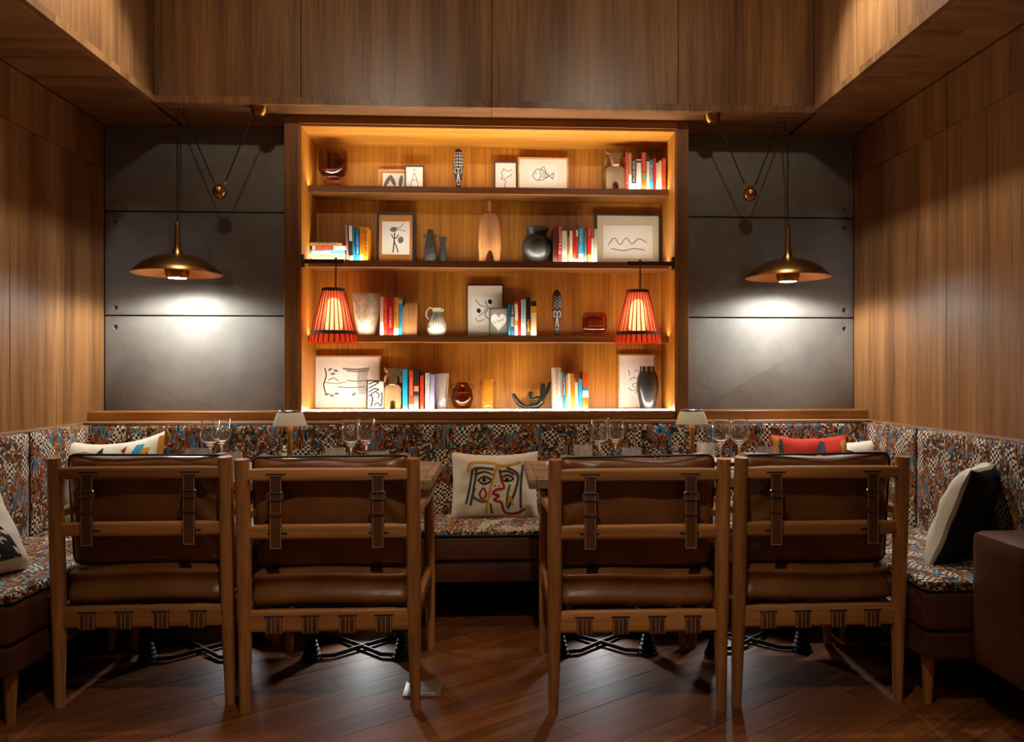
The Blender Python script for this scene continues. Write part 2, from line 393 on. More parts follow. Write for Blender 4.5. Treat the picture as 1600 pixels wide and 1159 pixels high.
# soffit around the well: fascia panels, a proud lip, and boards underneath
def soffit(name, core): return struct(name, core, col('panel_backing', 24, 15, 9, .9))
t1 = soffit('trim_1', MB().box(SL, SR, SY+.018, 4.6, ZS+.018, ZC))
xs = [SL, -.95, -.03, .893, SR]
for a, b in zip(xs, xs[1:]):
    obj('fascia_panel', MB().rbox(a+.0015, b-.0015, SY, SY+.018, ZS+.036, ZC, .001, 1), wall_wood, t1)
xs = [SL, -1.08, -.03, .95, SR]
for a, b in zip(xs, xs[1:]):
    obj('lip', MB().rbox(a+.001, b-.001, SY-.010, SY+.02, ZS, ZS+.034, .001, 1), wall_wood, t1)
for a, b in zip(xs, xs[1:]):
    obj('underside_board', MB().rbox(a+.001, b-.001, SY+.021, YB+.02, ZS, ZS+.018, .001, 1), wall_wood_y, t1)
for name, xi, xo, sg, seam, useam in (('trim_2', SL, XL, -1, 3.175, 3.37), ('trim_3', SR, XR, 1, 3.07, 3.29)):
    lo, hi = sorted((xi+sg*.018, xo+sg*.16))
    t = soffit(name, MB().box(lo, hi, YN, 4.6, ZS+.018, ZC))
    ys = [YN, .95, 2.05, seam, SY]
    for a, b in zip(ys, ys[1:]):
        lo, hi = sorted((xi, xi+sg*.018))
        obj('fascia_panel', MB().rbox(lo, hi, a+.0015, b-.0015, ZS+.036, ZC, .001, 1), wall_wood, t)
    ys = [YN, .9, 2.2, seam+.02+.15*sg, SY-.010]
    for a, b in zip(ys, ys[1:]):
        lo, hi = sorted((xi-sg*.010, xi+sg*.02))
        obj('lip', MB().rbox(lo, hi, a+.001, b-.001, ZS, ZS+.034, .001, 1), wall_wood, t)
    cols = [(xi+sg*.021, xo)] if sg < 0 else [(xi+sg*.021, xi+sg*.19), (xi+sg*.192, xo)]
    ys = [YN, 1.0, 2.2, useam, YB]
    for c0, c1 in cols:
        for a, b in zip(ys, ys[1:]):
            lo, hi = sorted((c0, c1))
            obj('underside_board', MB().rbox(lo, hi, a+.001, b-.001, ZS, ZS+.018, .001, 1), wall_wood_y, t)
struct('ceiling', MB().box(XL-.16, XR+.16, YN, 4.6, ZC, ZC+.1), col('ceiling_brown', 60, 42, 28, .8))
# ledge on top of the bench back
lg = struct('trim_4', MB().rbox(XL, BL, 4.10, YB-.001, .872, .915, .002, 1), frame_wood_x)
struct('trim_5', MB().rbox(BR, XR, 4.10, YB-.001, .872, .915, .002, 1), frame_wood_x)
# wall below the ledge, behind the bench
struct('baseboard_back', MB().box(XL, XR, 4.12, YB-.001, 0, .86), col('plinth_black', 12, 9, 8, .8))

# ================================================================== bookcase
FY = 4.07; NB = 4.42; SF = 4.225           # frame face, niche back, shelf fronts
IL, IR, IT, IB = -.997, .921, 2.364, .913
bc = thing('bookcase', 'lit oak built-in bookcase of four shelves between the concrete walls', 'bookcase', (0, 0, 0))
obj('frame_stile', MB().rbox(BL, IL, FY, YB+.02, .873, ZS-.001, .0015, 1), frame_wood_z, bc)
obj('frame_stile', MB().rbox(IR, BR, FY, YB+.02, .873, ZS-.001, .0015, 1), frame_wood_z, bc)
obj('frame_rail', MB().rbox(IL, IR, FY, YB+.02, IT, ZS-.001, .0015, 1), frame_wood_x, bc)
obj('frame_rail', MB().rbox(IL, IR, FY+.03, FY+.06, .873, IB, .0015, 1), frame_wood_x, bc)
for a, b in ((IL, -.035), (-.033, IR)):
    obj('back_panel', MB().box(a, b, NB, NB+.01, IB-.02, IT+.02), case_wood, bc)
obj('side_panel', MB().box(IL-.012, IL, YB+.02, NB+.01, IB-.02, IT+.02), case_wood, bc)
obj('side_panel', MB().box(IR, IR+.012, YB+.02, NB+.01, IB-.02, IT+.02), case_wood, bc)
obj('jamb_lining', MB().box(IL, IL+.010, FY+.012, NB, IB, IT), case_wood, bc)
obj('jamb_lining', MB().box(IR-.010, IR, FY+.012, NB, IB, IT), case_wood, bc)
obj('top_panel', MB().box(IL, IR, YB+.02, NB+.01, IT, IT+.018), case_wood_x, bc)
obj('top_panel', MB().box(IL+.01, IR-.01, FY+.012, NB, IT-.012, IT), case_wood_x, bc)
obj('bottom_board', MB().box(IL, IR, FY+.06, NB+.01, .873, IB), case_wood_x, bc)
SHZ = [2.087, 1.697, 1.305, IB]
led_mat = emit('led_strip', C_SHELF, E_SHELF)
def led(a, b, y0, y1, z):                   # LED tape in a low dark channel, shining up
    ch = obj('led_channel', MB().box(a, b, y0-.001, y0, z, z+.0022).box(a, b, y1, y1+.001, z, z+.0022), frame_wood_x, bc)
    obj('led_strip', MB().add([(a, y0, z+.0012), (b, y0, z+.0012), (b, y1, z+.0012), (a, y1, z+.0012)], [(0, 1, 2, 3)]), led_mat, ch)
for k, z in enumerate(SHZ):
    a, b = IL+.010, IR-.010
    if k < 3:
        obj('shelf', MB().rbox(a, b, SF, NB, z-.034, z, .0015, 1), frame_wood_x, bc)
        led(a+.004, b-.004, SF+.004, SF+.012, z)
    else:
        obj('led_strip', MB().rbox(a+.004, b-.004, SF-.014, SF-.004, z, z+.0045, .001, 1), led_mat, bc)
# ================================================================== upholstery helpers
def softbox(x0, x1, y0, y1, z0, z1, r=.03, bulge=(0, 0, 0), n=12, wr=0, warp=None, seed=0):
    cx, cy, cz = (x0+x1)/2, (y0+y1)/2, (z0+z1)/2; h = Vector(((x1-x0)/2, (y1-y0)/2, (z1-z0)/2))
    bm = bmesh.new(); bmesh.ops.create_cube(bm, size=2)
    bmesh.ops.subdivide_edges(bm, edges=bm.edges[:], cuts=n, use_grid_fill=True)
    r = min(r, min(h)*.98)
    for v_ in bm.verts:
        q = v_.co.copy()
        for i in range(3): q[i] = math.copysign(abs(q[i])**.75, q[i])
        p = Vector((q.x*h.x, q.y*h.y, q.z*h.z))
        inn = Vector([max(-(h[i]-r), min(h[i]-r, p[i])) for i in range(3)])
        d = p-inn
        p = inn+(d.normalized()*r if d.length > 1e-9 else d) if d.length > 1e-9 else p
        f = [1-min(1, abs(q[i]))**2 for i in range(3)]
        for i in range(3):
            if bulge[i]: p[i] += math.copysign(bulge[i]*f[(i+1) % 3]**.6*f[(i+2) % 3]**.6, q[i])*(abs(q[i]) > .3)*min(1, abs(q[i]))
        if wr:
            e = abs(q.x)**2.2; ang = (p.z*1.0+abs(p.x)*.9)*62+seed*2+3*mnoise.noise(p*5+Vector((seed, 0, 0)))
            p.y += mnoise.noise(p*9+Vector((seed*3.1, seed, 0)))*wr*.35+math.sin(ang)*wr*1.0*e*(1-abs(q.x)**8)*max(0, 1-abs(q.z)**6)
        if warp: p = warp(p, q)
        v_.co = p+Vector((cx, cy, cz))
    return MB().bm(bm)
def loop_rect(w, h, r, n=5):                 # rounded rectangle outline, counter-clockwise
    pts = []
    for sx, sy, a0 in ((1, 1, 0), (-1, 1, 90), (-1, -1, 180), (1, -1, 270)):
        for k in range(n+1):
            a = math.radians(a0+90*k/n); pts.append((sx*(w-r)+r*math.cos(a), sy*(h-r)+r*math.sin(a)))
    return pts+[pts[0]]

# ================================================================== banquette benches
SZ = .432                                   # seat height
def fb(name, mb, parent, **k): return obj(name, mb, mosaic_mat, parent, uv=True, **k)
bb = thing('banquette_bench', 'long patterned banquette along the back wall under the bookcase', 'bench', (0, 0, 0))
fb('seat_cushion', softbox(XL+.012, XR-.012, 3.452, 3.965, .404, SZ, .012, (0, 0, .004), n=20), bb)
def lean_back(p, q): p.y += -.03*(1-q.z)*.5*1.0; return p
fb('back_cushion', softbox(-1.99, 1.885, 3.915, 3.966, .40, .864, .016, (0, .006, 0), n=16, warp=lambda p, q: Vector((p.x, p.y-.03*(1-q.z)/2, p.z))), bb)
obj('piping', MB().tube([(-1.93, 3.923, .862), (1.825, 3.923, .862)], .0035, 6), piping_mat, bb)
obj('piping', MB().tube([(-1.5, 3.449, .412), (1.4, 3.449, .412)], .0035, 6), piping_mat, bb)
obj('top_board', MB().rbox(XL+.002, XR-.002, 3.968, 4.118, .845, .8705, .002, 1), frame_wood_x, bb)
obj('front_panel', softbox(XL+.014, XR-.014, 3.454, 3.95, .302, .404, .012, (0, .004, 0), n=8), base_mat, bb)
obj('base_panel', MB().rbox(-1.52, 1.42, 3.475, 3.92, .205, .298, .006, 2), base_mat, bb)
for x in (-1.2, -.05, 1.1):
    obj('leg', MB().lathe([(0, 0), (.014, 0), (.022, .205), (0, .205)], x, 3.85, 0, 14), iron, bb)
# small lamps under the bench base throw the leg shadows seen on the floor
for x, e in ((-1.12, .45), (-.56, 1), (.44, 1), (1.02, .5)):
    obj('under_bench_lamp', MB().lathe([(0, 0), (.02, 0), (.022, .002), (.022, .010), (0, .010)], x, 3.50, .195, 18), emit('puck_glow', (.9, .95, 1.0), 1.5), bb)
    mk_light('under_bench_light', 'SPOT', (x, 3.50, .19), E_UNDER*e, (.9, .96, 1.0), bb, .015, aim=(x, 2.6, .0), spot=84, blend=.7)
for nm, xw, xf_, sg, txt in (('left', XL, -1.5, -1, 'patterned banquette bench along the left wood-panelled wall'), ('right', XR, 1.4, 1, 'patterned banquette bench along the right wood-panelled wall')):
    b = thing('banquette_bench', txt, 'bench', (0, 0, 0))
    lo, hi = sorted((xw-sg*.012, xf_))
    YE = 2.55
    fb('seat_cushion', softbox(lo, hi, YE, 3.449, .394, SZ, .014, (0, 0, .006), n=18), b)
    obj('base_cushion', softbox(lo+.004, hi-.004, YE+.003, 3.449, .262, .395, .02, (.004, .004, 0), n=10), base_mat, b)
    obj('base_panel', softbox(lo+.008, hi-.008, YE+.012, 3.449, .165, .262, .012, (.003, .003, 0), n=8), base_mat, b)
    xc = xw-sg*.106; xb = xw-sg*.05          # cushion face, cushion back
    for y0, y1 in ((YE+.02, 3.428), (3.432, 3.905)):
        lo2, hi2 = sorted((xc, xb))
        fb('back_cushion', softbox(lo2, hi2, y0, y1, .42, .866, .016, (.006, 0, 0), n=14), b)
        obj('piping', MB().tube([(xc+sg*.012, y0+.004, .863), (xc+sg*.012, y1-.004, .863)], .0035, 6), piping_mat, b)
    obj('piping', MB().tube([(xc+sg*.004, 3.43, .44), (xc+sg*.004, 3.43, .863)], .003, 6), piping_mat, b)
    lo2, hi2 = sorted((xb+sg*.001, xw-sg*.001))
    obj('top_board', MB().rbox(lo2, hi2, YE+.02, 3.966, .845, .868, .002, 1), chair_wood_y if 0 else wall_wood_y, b)
    for lx, ly in ((xf_+sg*.05, YE+.08), (xf_+sg*.05, 3.3), (xw-sg*.06, YE+.08)):
        obj('leg', MB().lathe([(0, 0), (.013, 0), (.023, .165), (0, .165)], lx, ly, 0, 14), chair_wood, b)
    if sg > 0:
        obj('end_arm', softbox(1.545, xw-.004, 2.27, 2.543, .17, .60, .02, (.004, .006, .004), n=10), base_mat, b, label='dark brown upholstered arm block')

# ================================================================== armchairs
CHW = .298                                  # half the outer width
def make_chair(label, loc, rz, seed):
    t = thing('armchair', label, 'chair', loc, rz, 'leather-cushioned ash armchairs at the tables')
    px = CHW-.023
    for s in (-1, 1):
        m = MB().tube([(s*(px+.004), .012, 0), (s*px, .006, .25), (s*px, 0, .34), (s*px, -.012, .60), (s*px, -.03, .835)],
                      [.016, .0225, .0245, .0245, .0225], 12)
        obj('leg', m, chair_wood, t)
        m = MB().tube([(s*(px+.006), .585, 0), (s*(px+.003), .578, .30), (s*px, .57, .655)], [.0155, .0215, .021], 12)
        obj('leg', m, chair_wood, t)
        # armrest: a flat board widening to the front
        pl = [(s*(px-.022), .0), (s*(px+.012), .0), (s*(px+.026), .30), (s*(px+.026), .585), (s*(px+.008), .602), (s*(px-.03), .598), (s*(px-.034), .34)]
        a = MB().plate(pl if s > 0 else pl[::-1], .640, .662)
        obj('armrest', a, chair_wood_y, t)
        r = obj('seat_rail', MB().rbox(s*px-.013, s*px+.013, .012, .572, .268, .338, .006, 2), chair_wood_y, t)
        for k in range(4):
            y = .13+k*.115
            obj('webbing_strap', MB().rbox(s*px-.0165, s*px+.0165, y-.024, y+.024, .264, .318, .004, 2), strap_mat, r)
    x = px-.012
    obj('top_rail', softbox(-x, x, -.0415, -.0135, .762, .806, .012, n=5), chair_wood_x, t)
    obj('middle_rail', softbox(-x, x, -.026, .002, .571, .621, .012, n=5), chair_wood_x, t)
    rr = obj('seat_rail', softbox(-x, x, -.013, .013, .266, .340, .01, n=5), chair_wood_x, t)
    obj('seat_rail', softbox(-x, x, .562, .586, .272, .335, .008, n=5), chair_wood_x, t)
    for k in (-.178, -.06, .06, .178):
        w_ = obj('webbing_strap', MB().rbox(k-.0265, k+.0265, -.0175, .0175, .262, .318, .004, 2), strap_mat, rr)
        st = MB()
        for dx in (-.023, -.006, .006, .023): st.box(k+dx-.0007, k+dx+.0007, -.0183, -.0172, .266, .315)
        obj('slot', MB().rbox(k-.031, k+.031, -.0140, -.0120, .316, .322, .001, 1), ink, rr)
        obj('stitching', st, stitch_mat, rr)
    for k in (-.178, -.06, .06, .178):
        obj('webbing_strap', MB().box(k-.0265, k+.0265, .012, .562, .3345, .3375), strap_mat, t)
    for y in (.13, .245, .36, .475):
        obj('webbing_strap', MB().box(-x, x, y-.0265, y+.0265, .3305, .3335), strap_mat, t)
    # cushions
    def sag(p, q):
        if p.z > 0: p.z += (.012*abs(q.x)**3-.006*(1-q.x*q.x)+.004*math.sin(q.x*5+seed))*min(1, max(0, q.z))
        p.y += -.022*(p.z/.2)
        return p
    bk = obj('back_cushion', softbox(-.258, .258, .03, .135, .462, .834, .03, (.004, .016, 0), n=30, wr=.014, warp=sag, seed=seed), leather_mat, t)
    lp = []
    for a, b_ in loop_rect(.256, .184, .03):
        q = Vector((a/.258, -1, b_/.19)); p = sag(Vector((a, -.038, b_)), q)
        lp.append((p.x, p.y+.0825, p.z+.648))
    obj('piping', MB().tube(lp, .0042, 6, False), piping_mat, bk)
    st = obj('seat_cushion', softbox(-.258, .258, .018, .585, .339, .458, .022, (.004, .008, .010), n=18,
             warp=lambda p, q: Vector((p.x, p.y+(.010*math.sin(max(-1, min(1, q.z))*4.2+.6))*(-q.y if q.y < 0 else 0), p.z+.004*math.sin(q.x*3+seed)))), leather_mat, t)
    for z in (.443, .350):
        pp = [(a, .305+b_, z+.004*math.sin(a/.258*3+seed)) for a, b_ in loop_rect(.259, .284, .03)]
        obj('piping', MB().tube(pp, .004, 6, False), piping_mat, st)
    # back straps with buckles
    for sx in (-.163, .163):
        s_ = obj('back_strap', MB().add([], []).rbox(sx-.0195, sx+.0195, -.0475, -.0425, .545, .782, .002, 1)
                 .rbox(sx-.0195, sx+.0195, -.0475, -.0135, .777, .783, .002, 1), strap_mat, t)
        e = MB()
        for dx in (-.0165, .0165): e.box(sx+dx-.0006, sx+dx+.0006, -.0482, -.0474, .549, .776)
        e.box(sx-.0165, sx+.0165, -.0482, -.0474, .549, .5502)
        obj('stitching', e, stitch_mat, s_)
        bu = [(sx+a, -.0505, .718+b_) for a, b_ in loop_rect(.0245, .0115, .008, 4)]
        obj('buckle', MB().tube(bu, .0028, 6, False).tube([(sx, -.0525, .729), (sx, -.0525, .705)], .0016, 6), steel, s_)
        obj('keeper_loop', MB().rbox(sx-.0225, sx+.0225, -.0515, -.041, .652, .664, .002, 1), strap_mat, s_)
        obj('strap_slot', MB().rbox(sx-.032, sx+.032, -.0422, -.0408, .7835, .789, .001, 1), ink, s_)
        obj('strap_slot', MB().rbox(sx-.032, sx+.032, -.0272, -.0255, .589, .596, .001, 1), ink, s_)
    return t
make_chair('leather and ash armchair nearest the left wall, back to the viewer', (-1.18, 2.735, 0), .012, 1)
make_chair('leather and ash armchair just left of the central gap, metal floor plate at its leg', (-.551, 2.66, 0), .0, 2)
make_chair('leather and ash armchair just right of the central gap', (.46, 2.60, 0), -.004, 3)
make_chair('leather and ash armchair nearest the right wall, back to the viewer', (1.078, 2.635, 0), .01, 4)

# ================================================================== tables
TZ = .73; TY0, TY1 = 2.875, 3.475
BO = .075                                   # the iron base stands a little behind the middle of the top
def make_table(x0, x1, label):
    cx, cy = (x0+x1)/2, (TY0+TY1)/2
    t = thing('table', label, 'table', (cx, cy, 0), 0, 'square wooden tables')
    hw, hd = (x1-x0)/2-.003, (TY1-TY0)/2
    n = 5
    for k in range(n):
        a = -hd+k*2*hd/n; b = a+2*hd/n
        obj('top_board', MB().rbox(-hw+.028, hw-.028, a+.0012, b-.0012, TZ-.034, TZ, .002, 1), table_wood, t)
    for s in (-1, 1):
        obj('end_board', MB().rbox(*sorted((s*hw, s*(hw-.0275))), -hd, hd, TZ-.035, TZ+.0004, .003, 2), table_wood, t)
    obj('apron', MB().box(-hw+.05, hw-.05, -hd+.05, hd-.05, TZ-.05, TZ-.034), col('apron_brown', 60, 38, 22, .7), t)
    obj('top_bracket', MB().rbox(-.14, .14, -.14+BO, .14+BO, TZ-.062, TZ-.05, .002, 1), iron, t)
    obj('column', MB().lathe([(0, .17), (.045, .17), (.05, .2), (.03, .26), (.026, .62), (.045, TZ-.062), (0, TZ-.062)], n=18).xf(Matrix.Translation((0, BO, 0))), iron, t)
    for sx in (-1, 1):
        for sy in (-1, 1):
            fx, fy = sx*.175, sy*.105
            obj('leg', MB().tube([(fx, fy, .085), (fx*.80, fy*.8, .15), (fx*.45, fy*.45, .215), (fx*.1, fy*.1, .225)], [.019, .02, .022, .024], 10).xf(Matrix.Translation((0, BO, 0))), iron, t)
            p = [(0, 0), (.041, 0), (.043, .006), (.040, .012)]
            for k in range(5):
                r = .035-.0042*k; z = .014+k*.016
                p += [(r-.004, z), (r, z+.004), (r, z+.009), (r-.003, z+.013)]
            p += [(.012, .098), (0, .098)]
            obj('ribbed_foot', MB().lathe(p, fx, fy+BO, 0, 18), iron, t)
    for s in (-1, 1):
        pts = [(-.175, BO-s*.105, .012), (-.09, BO-s*.09, .012), (0, BO, .014), (.09, BO+s*.09, .012), (.175, BO+s*.105, .012)]
        obj('stretcher', MB().tube(pts, .0085, 8), iron, t)
    return t
make_table(-1.478, -.858, 'weathered wooden table in front of the armchair by the left wall')
make_table(-.856, -.236, 'weathered wooden table just left of the central gap')
make_table(.109, .729, 'weathered wooden table just right of the central gap')
make_table(.731, 1.351, 'weathered wooden table in front of the armchair by the right wall')

# ---- tableware
def wine_glass():
    o_ = [(0, 0), (.034, 0), (.034, .0012), (.012, .004), (.0045, .010), (.004, .05), (.0042, .09), (.009, .097), (.022, .110), (.0335, .123), (.0378, .136), (.0375, .152), (.0335, .2)]
    i_ = [(.0316, .2), (.0355, .152), (.0357, .137), (.0316, .1245), (.0205, .1128), (.0, .1022)]
    return MB().lathe(o_+i_, n=32).mesh('wine_glass', glass, angle=60)
wg = wine_glass()
def on_table(px, py, z):                     # x, y of a point z high that shows at px, py
    d = (EYE-z)*FPX/(py-580); a = YAW+math.atan((px-PPX)/FPX)
    Y = d/(math.cos(YAW)+math.tan(a)*math.sin(YAW)); return Y*math.tan(a), Y
for px, yy, lab in ((329, 3.14, 'wine glass furthest left, left one of the pair'), (346, 3.22, 'wine glass second from the left, right one of its pair'),
        (548.5, 3.14, 'wine glass of the left-centre pair, the one nearer the left lamp'), (572, 3.2, 'wine glass of the left-centre pair, the one nearer the middle cushion'),
        (937, 3.12, 'wine glass of the right-centre pair, the one nearer the middle cushion'), (962, 3.2, 'wine glass of the right-centre pair, nearer the salt shaker'),
        (1126, 3.13, 'wine glass right beside the right table lamp'), (1155, 3.12, 'wine glass furthest right, beside the red cushion')):
    o = obj('wine_glass', wg, glass, loc=(WX(px, yy), yy, TZ+.0006)); tag(o, 'stemmed '+lab, 'wine glass', 'wine glasses on the tables')
def tumbler():
    o_ = [(0, 0), (.030, 0), (.033, .004), (.0385, .094)]; i_ = [(.036, .094), (.0308, .012), (0, .010)]
    return MB().lathe(o_+i_, n=48, mod=lambda a, z: 1+.018*math.cos(24*a) if .002 < z < .075 else 1).mesh('tumbler', tumbler_glass, angle=60)
tb = tumbler()
for px, py, lab in ((308, 701.6, 'leftmost low ribbed tumbler, by the leftmost wine glasses'), (362, 707.7, 'low ribbed tumbler behind the gap between the two left armchairs'),
        (524, 701, 'low ribbed tumbler just left of the left-centre wine glasses'), (591, 707, 'low ribbed tumbler just right of the left-centre wine glasses'),
        (911, 696, 'low ribbed tumbler just left of the right-centre wine glasses'), (987, 701, 'low ribbed tumbler just right of the right-centre wine glasses'),
        (1100, 695, 'low ribbed tumbler just right of the right table lamp'), (1198, 699, 'rightmost low ribbed tumbler, in front of the red cushion')):
    x, y = on_table(px, py, TZ+.094)
    if px == 1100: x, y = WX(1103, 3.25), 3.25
    o = obj('tumbler', tb, glass, loc=(x, y, TZ+.0006)); tag(o, lab, 'glass', 'tumblers on the tables')
plate_me = MB().lathe([(0, 0), (.05, 0), (.055, .003), (.086, .014), (.085, .0165), (.052, .006), (0, .0055)], n=40).mesh('plate', col('glazed_plate', 206, 186, 160, .3))
for x, y, lab in ((WX(948, 3.32), 3.32, 'small pale plate behind the right-centre wine glasses'), (WX(1131, 3.32), 3.32, 'small pale plate behind the rightmost wine glasses'),
        (WX(560, 3.34), 3.34, 'small pale plate behind the left-centre wine glasses'), (WX(337, 3.34), 3.34, 'small pale plate behind the leftmost wine glasses')):
    o = obj('plate', plate_me, None, loc=(x, y, TZ+.0008)); tag(o, lab, 'plate', 'side plates')
def shaker(px, yy, body, lab, dark):
    t = thing('shaker', lab, 'shaker', (WX(px, yy), yy, TZ+.0006))
    obj('body', MB().lathe([(0, 0), (.0145, 0), (.015, .003), (.0125, .03), (.0115, .055), (.013, .060), (0, .060)], n=20), body, t)
    obj('cap', MB().lathe([(0, .060), (.012, .060), (.0125, .067), (.009, .074), (.011, .081), (.008, .089), (0, .091)], n=20), ink if dark else steel, t)
shaker(1045.5, 3.27, col('ebony', 22, 18, 16, .35), 'black pepper shaker beside the right table lamp', True)
shaker(1056, 3.2, col('salt_white', 214, 206, 192, .4), 'white salt shaker beside the right table lamp', False)
shaker(443.5, 3.27, col('salt_white', 214, 206, 192, .4), 'white salt shaker beside the left table lamp', False)
nk = MB().rbox(-.05, .05, -.035, .035, 0, .006, .002, 1).rbox(-.047, .05, -.032, .033, .0062, .0115, .002, 1)
o = obj('napkin', nk, col('linen_white', 214, 204, 188, .9), loc=(WX(872, 3.3), 3.3, TZ+.0006)); tag(o, 'folded white napkin at the left edge of the right-centre table', 'napkin')
# cordless table lamps
def table_lamp(px, yy, lab):
    t = thing('table_lamp', lab, 'lamp', (WX(px, yy), yy, TZ+.0006), 0, 'small table lamps')
    obj('base', MB().lathe([(0, 0), (.036, 0), (.038, .004), (.036, .010), (.01, .014), (0, .014)], n=28), brass, t)
    obj('pole', MB().lathe([(0, .012), (.0105, .012), (.0105, .10), (.0085, .104), (.0085, .2), (0, .2)], n=18), brass, t)
    obj('shade', MB().lathe([(.0635, .175), (.0645, .177), (.050, .222), (.046, .226), (.044, .2235), (.0620, .175)], n=96, mod=lambda a, z: 1+.008*math.cos(48*a)),
        plain('pleated_cream_shade', lin(214, 196, 166), .8), t)
    obj('top_ring', MB().lathe([(.030, .224), (.043, .224), (.044, .233), (.041, .236), (.030, .234)], n=32), steel, t)
    obj('diffuser', MB().lathe([(0, .190), (.03, .190), (.034, .196), (0, .200)], n=24), emit('table_lamp_glow', (1, .8, .55), 2.5), t)
    mk_light('table_lamp_light', 'POINT', (0, 0, .18), E_TABLE, (1, .78, .5), t, .02)
table_lamp(453, 3.19, 'small cream-shaded table lamp on the left table')
table_lamp(1081, 3.19, 'small cream-shaded table lamp on the right table')

# ================================================================== scatter cushions
class Pillow:
    def __init__(s, w, h, t, seed=0, ear=.07, sag=.0):
        s.w, s.h, s.t, s.seed, s.ear, s.sag = w/2, h/2, t/2, seed, ear, sag
    def S(s, u, v, side=-1):                 # u,v in -1..1; side -1 faces local -y
        x = s.w*u*(1-s.ear*(1-v*v)); z = s.h*v*(1-s.ear*(1-u*u))
        if v > 0: z -= s.sag*(1-u*u)*v
        k = max(0, (1-u**4)*(1-v**4))**.55
        y = side*s.t*k+.012*mnoise.noise(Vector((u*1.7+s.seed, v*1.7, s.seed)))
        y += side*.010*k*mnoise.noise(Vector((u*3+s.seed*2, v*3+5, side)))
        return Vector((x, y, z))
    def body(s, n=26):
        vs = []; fs = []
        for side in (-1, 1):
            b = len(vs)
            for j in range(n+1):
                for i in range(n+1): vs.append(s.S(-1+2*i/n, -1+2*j/n, side))
            for j in range(n):
                for i in range(n):
                    a = b+j*(n+1)+i; fs.append((a, a+1, a+n+2, a+n+1))
        m = MB().add(vs, fs); return m
    def line(s, mb, pts, wd, off=.0016, side=-1, closed=False, n=5):
        P = []
        pts = list(pts)+([pts[0]] if closed else [])
        m = len(pts)
        for i in range(m-1):                 # Catmull-Rom
            p0 = pts[max(i-1, 0)]; p1 = pts[i]; p2 = pts[i+1]; p3 = pts[min(i+2, m-1)]
            for k in range(n):
                t = k/n
                P.append(tuple(.5*((2*p1[j])+(-p0[j]+p2[j])*t+(2*p0[j]-5*p1[j]+4*p2[j]-p3[j])*t*t+(-p0[j]+3*p1[j]-3*p2[j]+p3[j])*t**3) for j in (0, 1)))
        P.append(pts[-1])
        vs = []; fs = []
        for i, p in enumerate(P):
            a = P[max(i-1, 0)]; b = P[min(i+1, len(P)-1)]; dx, dy = b[0]-a[0], b[1]-a[1]; l = math.hypot(dx, dy) or 1
            nx, ny = -dy/l*wd/2, dx/l*wd/2
            for sg in (-1, 1):
                q = s.S(p[0]+sg*nx/s.w, p[1]+sg*ny/s.h, side); vs.append(q+Vector((0, side*off, 0)))
        for i in range(len(P)-1): fs.append((2*i, 2*i+1, 2*i+3, 2*i+2))
        mb.add(vs, fs)
    def area(s, mb, poly, off=.0014, side=-1, n=7):   # filled convex-ish patch, fan of strips from its centroid
        cx = sum(p[0] for p in poly)/len(poly); cy = sum(p[1] for p in poly)/len(poly); k = len(poly); vs = []; fs = []
        for r in range(n+1):
            for p in poly:
                q = s.S(cx+(p[0]-cx)*r/n, cy+(p[1]-cy)*r/n, side); vs.append(q+Vector((0, side*off, 0)))
        for r in range(n):
            for i in range(k): fs.append((r*k+i, r*k+(i+1) % k, (r+1)*k+(i+1) % k, (r+1)*k+i))
        mb.add(vs, fs)
def dens(poly, m=5):
    out = []
    for i in range(len(poly)):
        a, b = poly[i], poly[(i+1) % len(poly)]
        out += [(a[0]+(b[0]-a[0])*k/m, a[1]+(b[1]-a[1])*k/m) for k in range(m)]
    return out
def make_pillow(label, P, loc, rot, body_mat, prints):
    t = thing('cushion', label, 'cushion', loc); t.rotation_euler = rot
    b = obj('cover', P.body(), body_mat, t, angle=80)
    for nm, mat, fn in prints:
        m = MB(); fn(m); obj('printed_'+nm, m, mat, t, angle=80)
    return t
c_ochre = col('print_ochre', 204, 138, 42, .9); c_red = col('print_red', 150, 30, 26, .9); c_grey = col('print_slate', 62, 62, 62, .9)
c_green = col('print_green', 64, 88, 54, .9); c_bl = col('print_black', 28, 26, 26, .9); c_blue = col('print_blue', 40, 128, 160, .9)
# centre: an abstract line-drawn face of our own in ochre, slate, red and green
P = Pillow(.415, .325, .13, 3, .05, .012)
def pr_ochre(m):
    P.line(m, [(-.62, .42), (-.55, .68), (-.1, .72), (.2, .60), (.62, .70)], .013); P.line(m, [(.05, .6), (-.06, .1), (-.16, -.5), (-.2, -.86)], .013)
    P.line(m, [(.30, -.62), (.36, -.35), (.42, -.62)], .011)
def pr_slate(m):
    P.line(m, [(-.52, .5), (-.58, 0), (-.66, -.55)], .012); P.line(m, [(-.42, .5), (-.48, 0), (-.56, -.6)], .012)
    P.line(m, [(.66, .62), (.62, 0), (.6, -.7)], .012); P.line(m, [(.28, .55), (.55, .3), (.48, -.2), (.3, -.72)], .012)
    P.line(m, [(-.5, .5), (-.3, .54), (-.02, .5)], .014)
def pr_black(m):
    P.line(m, [(-.4, .14), (-.25, .26), (-.08, .14), (-.25, .02)], .009, closed=True); P.line(m, [(.14, .2), (.3, .3), (.44, .18), (.28, .1)], .008, closed=True)
    P.line(m, [(-.42, .34), (-.24, .42), (-.04, .32)], .008); P.line(m, [(.1, .38), (.28, .44), (.46, .32)], .008)
    for u in (-.25, .29):
        P.area(m, [(u+.05*math.cos(a*PI/6), .15+.07*math.sin(a*PI/6)) for a in range(12)], .002)
    for u in (.0, .1): P.area(m, [(u+.022*math.cos(a*PI/4), -.04+.025*math.sin(a*PI/4)) for a in range(8)], .002)
